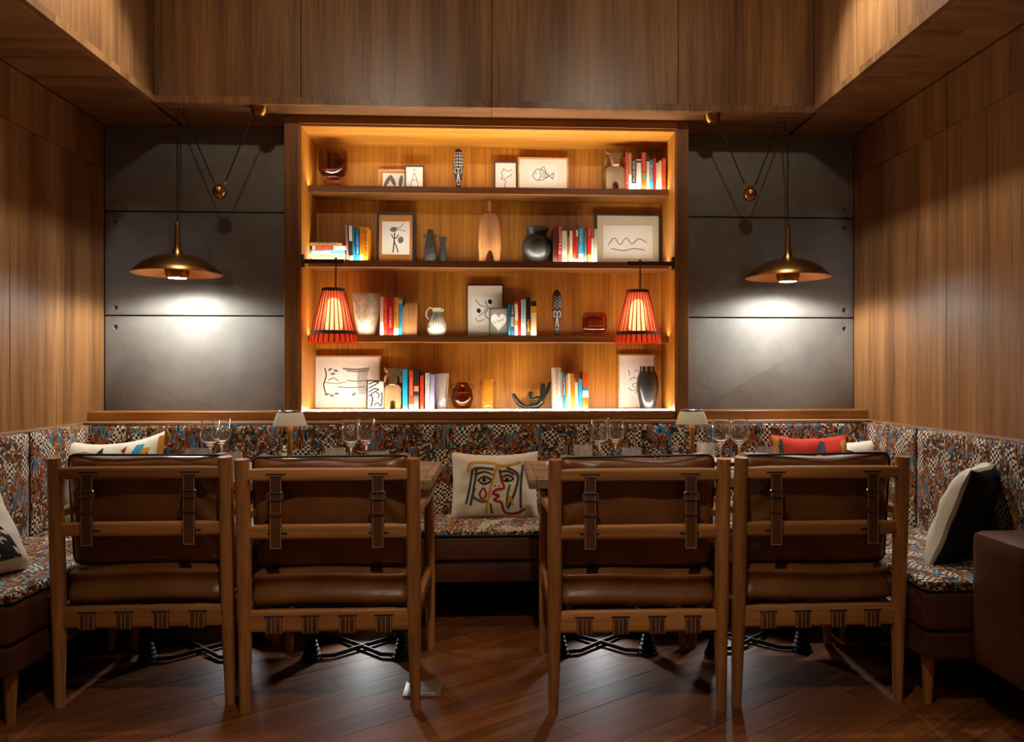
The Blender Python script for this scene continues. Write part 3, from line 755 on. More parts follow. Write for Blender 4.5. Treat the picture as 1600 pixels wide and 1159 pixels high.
def pr_red(m):
    P.line(m, [(.12, .5), (.16, .15), (.22, -.1), (.06, -.14), (-.04, -.26), (.1, -.34), (-.02, -.46), (.16, -.52)], .012)
    P.line(m, [(.16, -.52), (.24, -.82), (.5, -.84), (.7, -.7)], .012)
    P.line(m, [(-.36, -.28), (-.27, -.1), (-.2, -.28), (-.28, -.44)], .009, closed=True)
def pr_green(m):
    P.line(m, [(-.46, -.1), (-.5, -.34), (-.3, -.5), (-.16, -.48)], .011); P.line(m, [(.36, .0), (.3, -.3), (.28, -.66)], .011); P.line(m, [(-.1, -.55), (-.06, -.85)], .011)
make_pillow('cream cushion with a coloured line-drawn face, centre of the back bench', P, (WX(773, 3.79), 3.80, SZ+.145), (math.radians(-12), 0, 0), cream_cloth,
            [('ochre_lines', c_ochre, pr_ochre), ('slate_lines', c_grey, pr_slate), ('black_lines', c_bl, pr_black), ('red_lines', c_red, pr_red), ('green_lines', c_green, pr_green)])
# left: cream with bird-like shapes
P2 = Pillow(.44, .42, .15, 8, .06, .03)
def p2_black(m):
    P2.line(m, [(-.8, .62), (-.66, .38), (-.4, .3), (-.2, .45)], .007); P2.line(m, [(.0, .25), (.16, .35), (.1, .62)], .012)
    P2.area(m, dens([(-.3, .42), (-.12, .62), (-.12, .85), (-.26, .66)], 3)); P2.line(m, [(.74, .55), (.72, .2), (.66, 0)], .006); P2.line(m, [(-.7, .3), (-.3, -.1), (.1, 0), (.3, -.3)], .008)
def p2_red(m): P2.area(m, dens([(.22, .72), (.34, .82), (.3, .6)], 3)); P2.area(m, dens([(.12, .35), (.2, .5), (.26, .34), (.18, .2)], 3))
def p2_blue(m): P2.area(m, dens([(.3, .2), (.52, .80), (.68, .78), (.5, .15)], 4), .0016)
def p2_ochre(m): P2.area(m, dens([(.46, .10), (.66, .68), (.8, .66), (.7, .2)], 4), .0011); P2.line(m, [(.97, .9), (.965, .3), (.955, -.6)], .02, .003)
make_pillow('cream cushion with blue, ochre and red bird shapes in the left corner', P2, (WX(173, 3.72), 3.745, SZ+.19), (math.radians(-16), math.radians(-4), math.radians(9)), cream_cloth,
            [('black_shapes', c_bl, p2_black), ('red_shapes', c_red, p2_red), ('blue_bar', c_blue, p2_blue), ('ochre_shapes', c_ochre, p2_ochre)])
# right: red cushion in front, cream one behind it
P3 = Pillow(.37, .40, .14, 5, .06, .01)
scarlet = col('scarlet_canvas', 196, 44, 18, .9, bump=.3, bscale=240)
def p3_grey(m): P3.area(m, dens([(-.30, .15), (.05, .55), (.22, .88), (.34, .86), (.3, .1), (0, -.3)], 4)); P3.area(m, dens([(-.86, .9), (-.74, .86), (-.84, -.5), (-.93, -.5)], 5))
def p3_och3(m): P3.area(m, dens([(.74, .8), (.93, .9), (.9, -.3), (.72, -.2)], 5))
def p3_och(m): P3.line(m, [(-.06, .1), (.14, .5), (.2, .0)], .016, .0022)
def p3_och2(m): P3.area(m, dens([(-.98, .96), (-.8, .9), (-.9, .4), (-.96, .5)], 4))
make_pillow('scarlet cushion with charcoal and ochre shapes on the right of the back bench', P3, (WX(1271, 3.66), 3.68, SZ+.197), (math.radians(-18), 0, math.radians(-4)), scarlet,
            [('charcoal_shapes', c_grey, p3_grey), ('ochre_line', c_ochre, p3_och), ('ochre_corner', c_ochre, p3_och2), ('ochre_edge', c_ochre, p3_och3)])
P4 = Pillow(.40, .40, .13, 6, .06, .01)
def p4_o(m): P4.area(m, dens([(.05, .35), (.3, .62), (.36, .4), (.2, .1)], 4))
def p4_b(m): P4.line(m, [(.2, .75), (.45, .62), (.6, .2)], .012); P4.area(m, dens([(.2, .1), (.4, .3), (.46, .0)], 3))
make_pillow('cream cushion half hidden behind the scarlet cushion', P4, (WX(1312, 3.8), 3.835, SZ+.158), (math.radians(-13), 0, math.radians(-10)), cream_cloth,
            [('ochre_shape', c_ochre, p4_o), ('black_lines', c_bl, p4_b)])
# foreground cushions, cream with a dark panel
navy = col('midnight_canvas', 22, 20, 22, .9, bump=.3, bscale=200)
P5 = Pillow(.42, .42, .15, 9, .06)
def p5_d(m): P5.area(m, dens([(-.95, .4), (.2, .2), (.7, -.85), (-.95, -.9)], 6))
make_pillow('cream and black cushion lying at the near end of the left bench', P5, (-1.76, 2.68, SZ+.19), (math.radians(-28), 0, math.radians(78)), cream_cloth, [('dark_panel', navy, p5_d)])
P6 = Pillow(.44, .40, .13, 11, .06)
t = make_pillow('dark cushion with a cream back at the near end of the right bench', P6, (1.72, 2.86, SZ+.165), (math.radians(20), 0, math.radians(44)), cream_cloth, [])
m = MB(); P6.area(m, [(.985*math.cos(a*PI/24)/max(abs(math.cos(a*PI/24)), abs(math.sin(a*PI/24))), .985*math.sin(a*PI/24)/max(abs(math.cos(a*PI/24)), abs(math.sin(a*PI/24)))) for a in range(48)], .002, n=14)
obj('dark_front', m, navy, t, angle=80)
# metal floor outlet plate
t = thing('floor_outlet', 'square worn metal floor outlet plate beside a chair leg', 'floor outlet', (-.262, 2.83, 0))
obj('plate', MB().rbox(-.065, .065, -.065, .065, -.0002, .006, .003, 2), plate_steel, t)
obj('lid', MB().rbox(-.05, .05, -.05, .05, .006, .0078, .0015, 1), plate_steel, t)
obj('screw', MB().lathe([(0, .006), (.004, .006), (.004, .0075), (0, .0075)], .057, -.057, 0, 10), iron, t)
obj('screw', MB().lathe([(0, .006), (.004, .006), (.004, .0075), (0, .0075)], -.057, .057, 0, 10), iron, t)
# ================================================================== books
def text_mesh(body, length, height, mat):
    cu = bpy.data.curves.new('lettering', 'FONT'); cu.body = body; cu.size = 1; cu.extrude = 0; cu.resolution_u = 2
    o = bpy.data.objects.new('lettering', cu); C.objects.link(o)
    dg = bpy.context.evaluated_depsgraph_get(); me = bpy.data.meshes.new_from_object(o.evaluated_get(dg)); bpy.data.objects.remove(o)
    xs = [v_.co.x for v_ in me.vertices]; ys = [v_.co.y for v_ in me.vertices]
    x0, x1, y0, y1 = min(xs), max(xs), min(ys), max(ys); sx = length/(x1-x0); sy = height/(y1-y0)
    for v_ in me.vertices: v_.co = ((v_.co.x-(x0+x1)/2)*sx, (v_.co.y-(y0+y1)/2)*sy, 0)
    me.materials.clear(); me.materials.append(mat); return me
def cmat(c): return col('cover_%02x%02x%02x' % c, *c, rough=.42)
def book(label, X, Y, Z, w, h, dep, c, bands=(), text=None, tc=(235, 230, 220), tf=(.1, .9), lean=0, group=None, flat=False, tw=.5):
    t = thing('book', label, 'book', (X, Y, Z), 0, group)
    cov = MB().rbox(-w/2, w/2, 0, .003, 0, h, .0012, 1).box(-w/2, -w/2+.0012, .002, dep, 0, h).box(w/2-.0012, w/2, .002, dep, 0, h)
    obj('cover', cov, cmat(c), t)
    obj('pages', MB().box(-w/2+.0013, w/2-.0013, .0031, dep-.003, .002, h-.0025), page_mat, t)
    for f0, f1, bc_ in bands:
        obj('spine_band', MB().box(-w/2+.0003, w/2-.0003, -.0006, .0006, h*f0+.0004, h*f1-.0004), cmat(bc_), t)
    if text:
        me = text_mesh(text, h*(tf[1]-tf[0]), w*tw, cmat(tc))
        o = obj('lettering', me, None, t); zc = h*(tf[0]+tf[1])/2
        o.matrix_local = Matrix(((0, 1, 0, 0), (0, 0, -1, -.0011), (-1, 0, 0, zc), (0, 0, 0, 1)))
    if flat: t.rotation_euler = (0, PI/2, 0)
    elif lean: t.rotation_euler = (0, lean, 0)
    return t
ORD = ['first', 'second', 'third', 'fourth', 'fifth', 'sixth', 'seventh', 'eighth', 'ninth', 'tenth', 'eleventh', 'twelfth', 'thirteenth']
def row(shelf, rowname, specs, lean=0):
    for i, s in enumerate(specs):
        x0, x1, yt, cname, c = s[:5]; kw = s[5] if len(s) > 5 else {}
        Y = SF+.022+random.random()*.006
        a, b = WX(x0, Y), WX(x1, Y); z = SHZ[shelf]+.0008; h = WZ((x0+x1)/2, yt, Y)-z
        ln = kw.pop('lean', lean)
        dep = .125+random.random()*.012
        if ln: z += abs(math.sin(ln))*(b-a)/2
        book('%s book, %s from the left in %s' % (cname, ORD[i], rowname), (a+b)/2, Y, z, (b-a)-.0008, h, dep, c, lean=ln, group='books in '+rowname, **kw)
WHT, CRM, RED, ORG, BLU, CYN, BLK = (226, 222, 214), (222, 206, 176), (176, 26, 20), (206, 84, 24), (30, 110, 160), (36, 160, 200), (30, 28, 28)
row(0, 'the top-shelf row', [
    (977.4, 982.3, 237.8, 'tall red', RED, dict(text='THE LAST SHADOW OF THE', tf=(.15, .95), tc=(236, 180, 150))),
    (982.4, 987.1, 240, 'tan and white', (190, 140, 84), dict(bands=[(0, .42, WHT)])),
    (987.3, 993.5, 250, 'black lettered', (44, 42, 40), dict(bands=[(0, .22, WHT)], text='PETER MATTHI', tf=(.28, .96), tw=.62)),
    (994.2, 1002, 249, 'thick white', WHT, dict(bands=[(.88, .95, (90, 60, 40))])),
    (1002.2, 1010, 238, 'tall red and sage', RED, dict(bands=[(.26, .46, (120, 130, 96)), (0, .25, ORG)], text='THE LONG ROAD', tf=(.5, .97), tc=(220, 150, 130))),
    (1010.2, 1015, 244, 'blue and cream', BLU, dict(bands=[(0, .84, CRM), (.84, 1, BLK)])),
    (1015.1, 1020.4, 250, 'bright blue', CYN, dict(text='ISLAND', tf=(.35, .85), tw=.6)),
    (1020.6, 1025, 248, 'plain red', (190, 30, 18)),
    (1025.1, 1029.6, 254.7, 'short cream', CRM), (1029.7, 1033.9, 251.6, 'pale cream', (230, 212, 178)),
    (1034.1, 1040.8, 247.8, 'orange-red', (200, 48, 16), dict(bands=[(0, .05, BLK)], text='THE RED HOUSE', tf=(.3, .95), tc=(236, 150, 90)))])
row(1, 'the leaning second-shelf row', [
    (541.4, 545.6, 350.6, 'thin dusty pink', (150, 104, 84), dict(text='ATLAS OF NIGHT', tf=(.3, .95), lean=-.045)),
    (546.6, 551.6, 353, 'white and black', WHT, dict(bands=[(.14, .56, BLK)], lean=-.035)),
    (552, 556, 355.9, 'thin teal', (30, 120, 150), dict(lean=-.03)),
    (556.2, 561.4, 358.7, 'bright blue', (24, 116, 176), dict(bands=[(0, .18, CYN)], text='SHIP OF', tf=(.25, .8), lean=-.015)),
    (561.8, 567.8, 354.6, 'amber', (216, 140, 26), dict(bands=[(0, .18, WHT)], text='KIM ADDOLIE', tf=(.25, .93), tc=(60, 36, 14))),
    (568, 574.5, 355.5, 'orange', (222, 136, 20), dict(text='A N I M A', tf=(.1, .9), tc=(60, 36, 14)))])
row(1, 'the right second-shelf row', [
    (864, 871.4, 356, 'maroon picture', (78, 26, 20), dict(bands=[(0, .2, (60, 40, 30))])),
    (871.8, 878, 350, 'tall red lettered', (184, 36, 18), dict(text='IDENTITY IS A LIE', tf=(.22, .93), tw=.55)),
    (878.3, 886, 361, 'cream blue-lettered', (224, 210, 186), dict(text='Refugee', tf=(.36, .66), tc=(40, 96, 140), tw=.6)),
    (886.4, 890, 362, 'thin mustard', (186, 130, 52), dict(bands=[(.84, 1, (90, 20, 16))])),
    (890.2, 894.6, 361, 'cream dotted', (216, 204, 180)),
    (895, 899.8, 359, 'thin red', (192, 36, 16), dict(bands=[(0, .12, WHT), (.12, .3, ORG)])),
    (899.9, 903.6, 360, 'cream-topped red', (188, 34, 14), dict(bands=[(.8, 1, CRM), (0, .12, WHT)])),
    (904, 912, 355.4, 'wide sky blue', (34, 158, 196), dict(bands=[(0, .25, WHT)], text='THE SILENT SEA', tf=(.4, .95), tw=.35)),
    (912.8, 917, 360, 'thin grey', (130, 140, 138)),
    (918, 923.8, 354, 'tall vermilion', (204, 44, 14), dict(bands=[(0, .24, (226, 150, 70))], text='FIREFLY', tf=(.72, .95), tc=(240, 190, 150))),
    (924, 927.6, 361, 'thin white and blue', WHT, dict(bands=[(.75, 1, ORG)])),
    (928, 933, 358, 'pale stone', (210, 200, 180))])
row(2, 'the left third-shelf row', [
    (593.8, 599.4, 464, 'floral pink and white', (206, 160, 140), dict(bands=[(0, .35, WHT)])),
    (599.7, 605, 465, 'orange-red', (196, 52, 18), dict(text='RED SAND', tf=(.3, .85), tc=(236, 150, 90))),
    (605.2, 614.8, 464, 'wide dark red', (160, 16, 14), dict(text='THE BETTER BANKER', tf=(.2, .74), tw=.28)),
    (615.4, 622.6, 465, 'ochre and white', (206, 142, 40), dict(bands=[(0, .2, WHT)], text='GOLDEN STREET', tf=(.22, .62), tc=(90, 54, 20), tw=.35)),
    (622.9, 627.6, 466, 'blue and yellow', (34, 140, 176), dict(bands=[(.86, .95, (220, 170, 40))]))])
row(2, 'the middle third-shelf row', [
    (794.4, 798, 474, 'thin teal', (24, 92, 110)),
    (798.2, 803.6, 474.8, 'navy striped', (28, 62, 84), dict(bands=[(.30+.045*k, .322+.045*k, WHT) for k in range(7)], text='GRAVEYARD', tf=(.66, .96))),
    (804, 809, 471.8, 'cream with orange square', (226, 206, 184), dict(bands=[(.3, .45, (220, 150, 30)), (.92, 1, ORG)])),
    (809.2, 813.9, 470, 'slim red', (186, 26, 16)),
    (814.3, 821.5, 468.4, 'pale blue lettered', (186, 208, 204), dict(text='THE FIRST BOOK OF CATS', tf=(.32, .96), tc=(20, 96, 110), tw=.4)),
    (822, 829.2, 465.4, 'tall black lettered', (52, 30, 18), dict(text='W BOOKING', tf=(.12, .44), tc=(226, 170, 70), tw=.55)),
    (829.5, 838.2, 466, 'thick orange', (220, 136, 26), dict(bands=[(0, .62, (224, 176, 130)), (.78, .92, (40, 26, 14))]))])
row(3, 'the left bottom-shelf row', [
    (629, 637, 577, 'tall cyan', (24, 158, 206), dict(bands=[(0, .1, WHT)], text='OCEAN', tf=(.16, .36), tc=(14, 70, 110), tw=.35)),
    (639, 645.5, 579, 'orange-red and white', (198, 60, 18), dict(bands=[(0, .14, WHT)], text='THE RIVER OF LIFE', tf=(.38, .8), tw=.4)),
    (646.2, 654.4, 578, 'black portrait', (38, 34, 32), dict(bands=[(0, .36, (96, 92, 84)), (.46, .6, (200, 130, 90))])),
    (656.5, 662, 587, 'short red', (190, 44, 16)),
    (664.5, 671, 583, 'white lettered', (214, 218, 216), dict(text='Tinker Tattoo Soul', tf=(.38, .96), tc=(40, 70, 60), tw=.5)),
    (671.6, 678.2, 585.5, 'lilac', (150, 140, 176))])
row(3, 'the right bottom-shelf row', [
    (863.8, 876.6, 574.5, 'thick pale beige', (206, 190, 172), dict(text='MOUNTAINS AND RIVERS', tf=(.25, .95), tc=(120, 96, 76), tw=.3)),
    (876.8, 879.5, 582.5, 'thin grey', (140, 136, 126)), (879.7, 883.8, 581, 'blue lettered', (24, 110, 160), dict(text='NORTHERN', tf=(.4, .85))),
    (884.1, 887.1, 586, 'thin orange', (214, 140, 60)), (887.5, 891.7, 584, 'slim cream', (226, 206, 176)),
    (892, 897.8, 584, 'amber-orange', (216, 122, 30)), (898.3, 903.4, 592, 'red-topped cream', (216, 196, 160), dict(bands=[(.88, 1, RED)])),
    (904, 909.5, 592, 'short cyan', (40, 158, 196)),
    (910.2, 919.6, 581, 'orange, blue and white', (206, 84, 22), dict(bands=[(.5, .58, (40, 140, 176)), (.32, .5, WHT)]))])
# lying stack on the second shelf
z = SHZ[1]+.0008; Y = SF+.03
stack = [(483.8, 540, 5.6, 'grey white-lettered', (120, 124, 126), dict(text='LONDON RISING', tf=(.1, .75)), 'lowest of the lying stack'),
         (482, 540, 5.4, 'tan lettered', (178, 142, 100), dict(text='CH DN', tf=(.35, .6), tc=(50, 30, 18)), 'second from the bottom of the lying stack'),
         (482.5, 539, 6.2, 'light blue', (96, 160, 196), dict(text='TWENTYFIRST MOUNTAIN', tf=(.08, .6)), 'middle of the lying stack'),
         (487.5, 541.5, 6.6, 'white red-banded', (226, 216, 204), dict(bands=[(.10, .62, (196, 44, 16))], text='THE FIRST STORIES', tf=(.14, .58), tc=(236, 150, 90)), 'second from the top of the lying stack'),
         (483, 535, 5.4, 'tan spotted', (176, 146, 104), dict(text='AUTUMN', tf=(.2, .8), tc=(40, 80, 90)), 'topmost of the lying stack')]
for x0, x1, hp, cn, c, kw, lab in stack:
    a, b = WX(x0, Y), WX(x1, Y); th = hp*4.2/FPX
    book('%s book, %s on the second shelf' % (cn, lab), a, Y, z+th/2, th-.0006, b-a, .12, c, flat=True, group='lying books on the second shelf', **kw); z += th

# ================================================================== framed pictures
def ribbon(mb, pts, wd, y=0.0, n=6, closed=False):
    pts = list(pts)+([pts[0]] if closed else []); m = len(pts); P_ = []
    for i in range(m-1):
        p0 = pts[max(i-1, 0)]; p1 = pts[i]; p2 = pts[i+1]; p3 = pts[min(i+2, m-1)]
        for k in range(n):
            t = k/n; P_.append(tuple(.5*((2*p1[j])+(-p0[j]+p2[j])*t+(2*p0[j]-5*p1[j]+4*p2[j]-p3[j])*t*t+(-p0[j]+3*p1[j]-3*p2[j]+p3[j])*t**3) for j in (0, 1)))
    P_.append(pts[-1]); vs = []; fs = []
    for i, p in enumerate(P_):
        a = P_[max(i-1, 0)]; b = P_[min(i+1, len(P_)-1)]; dx, dz = b[0]-a[0], b[1]-a[1]; l = math.hypot(dx, dz) or 1
        vs += [(p[0]-dz/l*wd/2, y, p[1]+dx/l*wd/2), (p[0]+dz/l*wd/2, y, p[1]-dx/l*wd/2)]
    for i in range(len(P_)-1): fs.append((2*i, 2*i+1, 2*i+3, 2*i+2))
    mb.add(vs, fs)
def blob(mb, cx, cz, rx, rz, rot=0, y=0.0, n=14):
    vs = []
    for k in range(n):
        a = 2*PI*k/n; x, z_ = rx*math.cos(a), rz*math.sin(a); vs.append((cx+x*math.cos(rot)-z_*math.sin(rot), y, cz+x*math.sin(rot)+z_*math.cos(rot)))
    mb.add(vs, [tuple(range(n))])
def picture(label, px0, px1, pyt, shelf, Y, fw, fmat, matc, sheet, draw, lean=.05):
    x0, x1 = WX(px0, Y), WX(px1, Y); z0 = SHZ[shelf]+.0008; h = (WZ((px0+px1)/2, pyt, Y)-z0)/math.cos(lean); w_ = x1-x0
    t = thing('framed_picture', label, 'picture', ((x0+x1)/2, Y, z0)); t.rotation_euler = (-lean, 0, 0)
    a = w_/2
    f = MB()
    f.prism([(-a, 0), (a, 0), (a-fw, fw), (-a+fw, fw)], 0, .014).prism([(-a+fw, h-fw), (a-fw, h-fw), (a, h), (-a, h)], 0, .014)
    f.prism([(-a, 0), (-a+fw, fw), (-a+fw, h-fw), (-a, h)], 0, .014).prism([(a-fw, fw), (a, 0), (a, h), (a-fw, h-fw)], 0, .014)
    obj('frame', f, fmat, t, angle=20)
    obj('mat_board', MB().box(-a+fw, a-fw, .0055, .0125, fw, h-fw), matc, t)
    sx, sz0, sz1 = sheet                      # sheet inset as fractions
    iw, ih = a-fw, h-2*fw
    X0, X1, Z0, Z1 = -iw*sx, iw*sx, fw+ih*sz0, fw+ih*sz1
    sh = obj('print_sheet', MB().box(X0, X1, .0045, .0056, Z0, Z1), paper, t)
    m1, m2 = MB(), MB()
    draw(m1, m2, lambda u, v_: (X0+(X1-X0)*u, Z0+(Z1-Z0)*v_), X1-X0, Z1-Z0)
    if m1.v: obj('drawing', m1, ink, sh)
    if m2.v: obj('drawing_wash', m2, greyink, sh)
    return t, sh, (X0, X1, Z0, Z1)
DY = .0041
def L_(m, q, pts, wd, closed=False): ribbon(m, [q(*p) for p in pts], wd*1.3+.0012, DY, closed=closed)
def d_leaves(m, g, q, w_, h):
    for u, v_, r in ((.16, .55, -.5), (.34, .6, .45), (.62, .55, -.15)):
        x, z_ = q(u, v_); blob(g, x, z_, .011, .034, r, DY)
    L_(m, q, [(.36, .42), (.45, .12), (.55, .12), (.62, .4)], .0016)
def d_small(m, g, q, w_, h):
    L_(m, q, [(.35, .4), (.42, .62), (.5, .74), (.58, .6), (.66, .4)], .0011); L_(m, q, [(.28, .38), (.5, .46), (.72, .38)], .0011); L_(m, q, [(.32, .36), (.3, .2), (.5, .12), (.7, .2), (.68, .36)], .0011)
    L_(m, q, [(.12, .16), (.5, .06), (.9, .14)], .0011); L_(m, q, [(.4, .88), (.47, .9), (.5, .87), (.56, .9)], .0012)
def d_curves(m, g, q, w_, h):
    L_(m, q, [(.42, .82), (.3, .66), (.36, .54), (.26, .46), (.44, .44), (.5, .34), (.44, .22), (.6, .12), (.82, .04)], .0014); L_(m, q, [(.4, .8), (.6, .72), (.84, .78)], .0012); L_(m, q, [(.44, .46), (.7, .56), (.84, .66)], .0012)
def d_fish(m, g, q, w_, h):
    L_(m, q, [(.12, .5), (.28, .78), (.5, .72), (.72, .5), (.86, .62), (.84, .34), (.72, .46), (.48, .3), (.26, .28)], .0018, True)
    L_(m, q, [(.36, .74), (.42, .5), (.34, .3)], .0014); L_(m, q, [(.42, .74), (.52, .9), (.6, .64)], .0014)
    for k in range(4): L_(m, q, [(.46+.06*k, .66-.02*k), (.49+.06*k, .5), (.46+.06*k, .38)], .0011)
    x, z_ = q(.24, .6); blob(m, x, z_, .003, .003, 0, DY)
def d_plant(m, g, q, w_, h):
    x, z_ = q(.42, .76); blob(g, x, z_, .020, .014, .2, DY); x, z_ = q(.68, .44); blob(g, x, z_, .015, .019, -.3, DY)
    L_(m, q, [(.46, .66), (.44, .4), (.40, .06)], .004); L_(m, q, [(.44, .4), (.54, .2), (.58, .05)], .003); L_(m, q, [(.34, .62), (.40, .5), (.52, .5), (.6, .6)], .003)
    L_(m, q, [(.55, .8), (.68, .84), (.78, .95)], .0012); L_(m, q, [(.56, .76), (.72, .74), (.84, .7)], .0012)
def d_anim(m, g, q, w_, h):                    # a loose open doodle
    L_(m, q, [(.1, .4), (.22, .62), (.34, .42), (.46, .62), (.58, .44), (.72, .6), (.88, .48)], .002); L_(m, q, [(.16, .3), (.4, .24), (.62, .3), (.84, .26)], .002)
def d_abstract(m, g, q, w_, h):
    L_(m, q, [(.1, .9), (.3, .7), (.55, .62), (.4, .4), (.2, .3)], .0016); L_(m, q, [(.5, .85), (.62, .6), (.5, .35), (.75, .15)], .0024); L_(m, q, [(.1, .25), (.25, .12), (.45, .2)], .0016)
    for u, v_ in ((.7, .82), (.25, .5)):
        x, z_ = q(u, v_); blob(m, x, z_, .011, .014, .4, DY)
def d_land(m, g, q, w_, h):
    for v_, u0, u1, wd in ((.93, .42, .98, .006), (.86, .5, .98, .004), (.55, .5, .98, .003), (.48, .05, .5, .002), (.34, .32, .9, .003)): L_(g, q, [(u0, v_), ((u0+u1)/2, v_-.03), (u1, v_+.01)], wd)
    for k in range(7): L_(g, q, [(.76+.03*k, .9), (.74+.03*k, .5), (.78+.03*k, .1)], .0022)
    L_(m, q, [(.05, .95), (.08, .7), (.03, .4), (.08, .1)], .004); L_(m, q, [(.12, .55), (.24, .62), (.34, .52)], .002)
    for u, v_, r in ((.16, .9, .5), (.28, .86, -.3), (.22, .76, .2), (.1, .1, .3), (.2, .06, -.2), (.3, .12, .1), (.66, .1, .6)):
        x, z_ = q(u, v_); blob(g, x, z_, .013, .006, r, DY)
def d_bw(m, g, q, w_, h):
    for k in range(4): L_(m, q, [(.05, .45+.15*k), (.4, .6+.13*k), (.7, .98 if k > 1 else .7)], .004)
    L_(m, q, [(.2, .05), (.3, .3), (.22, .5)], .005); L_(m, q, [(.4, .08), (.6, .2), (.8, .08)], .004); L_(g, q, [(.85, .05), (.9, .4), (.86, .6)], .008); L_(m, q, [(.5, .6), (.72, .5), (.6, .35)], .004)
def d_scrib(m, g, q, w_, h):
    L_(m, q, [(.1, .92), (.16, .8), (.14, .7)], .0016); L_(m, q, [(.4, .85), (.52, .9), (.6, .8)], .0016)
    L_(m, q, [(.15, .55), (.4, .65), (.55, .5), (.3, .4), (.5, .3), (.7, .36)], .0014); L_(m, q, [(.1, .3), (.3, .2), (.5, .25), (.45, .1)], .0014)
tanm = col('tan_mat', 196, 132, 66, .8); whm = col('white_mat', 226, 220, 206, .8); crm = col('cream_mat', 206, 192, 166, .8)
fblk = col('black_frame', 30, 28, 26, .4); fbrn = col('dark_brown_frame', 70, 52, 36, .45); fgry = col('pewter_frame', 110, 102, 90, .4, metal=.5)
picture('pale wood frame with leaf drawing, partly behind a small frame on the top shelf', 591, 650, 264.5, 0, 4.385, .010, pale_wood, tanm, (.86, .02, .9), d_leaves, .04)
picture('small dark frame with a tiny line drawing on the top shelf', 632, 662.5, 258, 0, 4.345, .0065, fbrn, whm, (.98, .01, .99), d_small, .06)
picture('narrow dark frame with curving line drawing on the top shelf', 772, 808, 252, 0, 4.375, .0065, fbrn, whm, (.98, .01, .99), d_curves, .03)
picture('pale wood frame with a fish line drawing on the top shelf', 809.5, 888, 246, 0, 4.375, .008, pale_wood, whm, (.6, .2, .84), d_fish, .03)
picture('black frame with tan mat and plant-like drawing on the second shelf', 588, 648, 331.5, 1, 4.36, .013, fblk, tanm, (.82, .16, .86), d_plant, .05)
picture('wide dark frame with a loose line doodle at the right of the second shelf', 930, 1033, 333.5, 1, 4.392, .012, fblk, crm, (.80, .12, .8), d_anim, .02)
picture('black-edged frame with abstract ink drawing on the third shelf', 729, 786.5, 444.5, 2, 4.385, .006, fblk, whm, (.72, .22, .78), d_abstract, .03)
t, sh, R = picture('small pewter frame with a heart print on the third shelf', 764, 794, 481, 2, 4.33, .0065, fgry, col('speckled_mat', 150, 142, 128, .8), (.98, .01, .99), lambda *a: None, .06)
X0, X1, Z0, Z1 = R; cx, cz, s = (X0+X1)/2, (Z0+Z1)/2, (X1-X0)/34
hp = [(16*math.sin(a)**3, 13*math.cos(a)-5*math.cos(2*a)-2*math.cos(3*a)-math.cos(4*a)) for a in [2*PI*k/40 for k in range(40)]]
bg = MB().box(X0, X1, .0041, .0044, Z0, Z1); obj('drawing_wash', bg, col('heart_ground', 150, 146, 134, .8), sh)
m = MB(); m.add([(cx+x*s, .0039, cz+.004+z_*s*1.32) for x, z_ in hp], [tuple(range(40))]); obj('heart', m, paper, sh)
tx = obj('lettering', text_mesh("Je t'aime", (X1-X0)*.66, .016, ink), None, sh)
tx.matrix_local = Matrix.Translation((cx, .0036, cz+.006)) @ Matrix.Rotation(math.radians(-18), 4, 'Y') @ Matrix.Rotation(PI/2, 4, 'X')
picture('wide pale wood frame with grey landscape print at the left of the bottom shelf', 487, 594, 556, 3, 4.385, .009, pale_wood, whm, (.74, .2, .82), d_land, .04)
picture('small dark frame with black and white print on the bottom shelf', 572, 601.5, 594, 3, 4.32, .0075, fbrn, whm, (.98, .01, .99), d_bw, .06)
picture('pale wood frame with scribbled drawing behind the dark vase on the bottom shelf', 966, 1024, 554, 3, 4.395, .008, pale_wood, whm, (.62, .2, .78), d_scrib, .02)

# ================================================================== vases and figures on the shelves
def at(px0, px1, shelf, Y=4.325): return ((WX(px0, Y)+WX(px1, Y))/2, Y, SHZ[shelf]+.0008), (WX(px1, Y)-WX(px0, Y))
def hz(px, py, shelf, Y=4.325): return WZ(px, py, Y)-SHZ[shelf]
# brown glass goblet
l, w_ = at(498, 543, 0); h = hz(520, 236, 0); r = w_/2
o = obj('glass_goblet', MB().lathe([(0, 0), (r*.54, 0), (r*.56, .004), (r*.5, h*.27), (r*.55, h*.31), (r*.85, h*.38), (r, h*.5), (r, h*.97), (r*.985, h), (r*.95, h), (r*.945, h*.52), (r*.8, h*.42), (r*.45, h*.36), (0, h*.35)], n=40), dark_amber, loc=l, angle=50)
tag(o, 'smoky brown glass goblet vase at the left of the top shelf', 'vase')
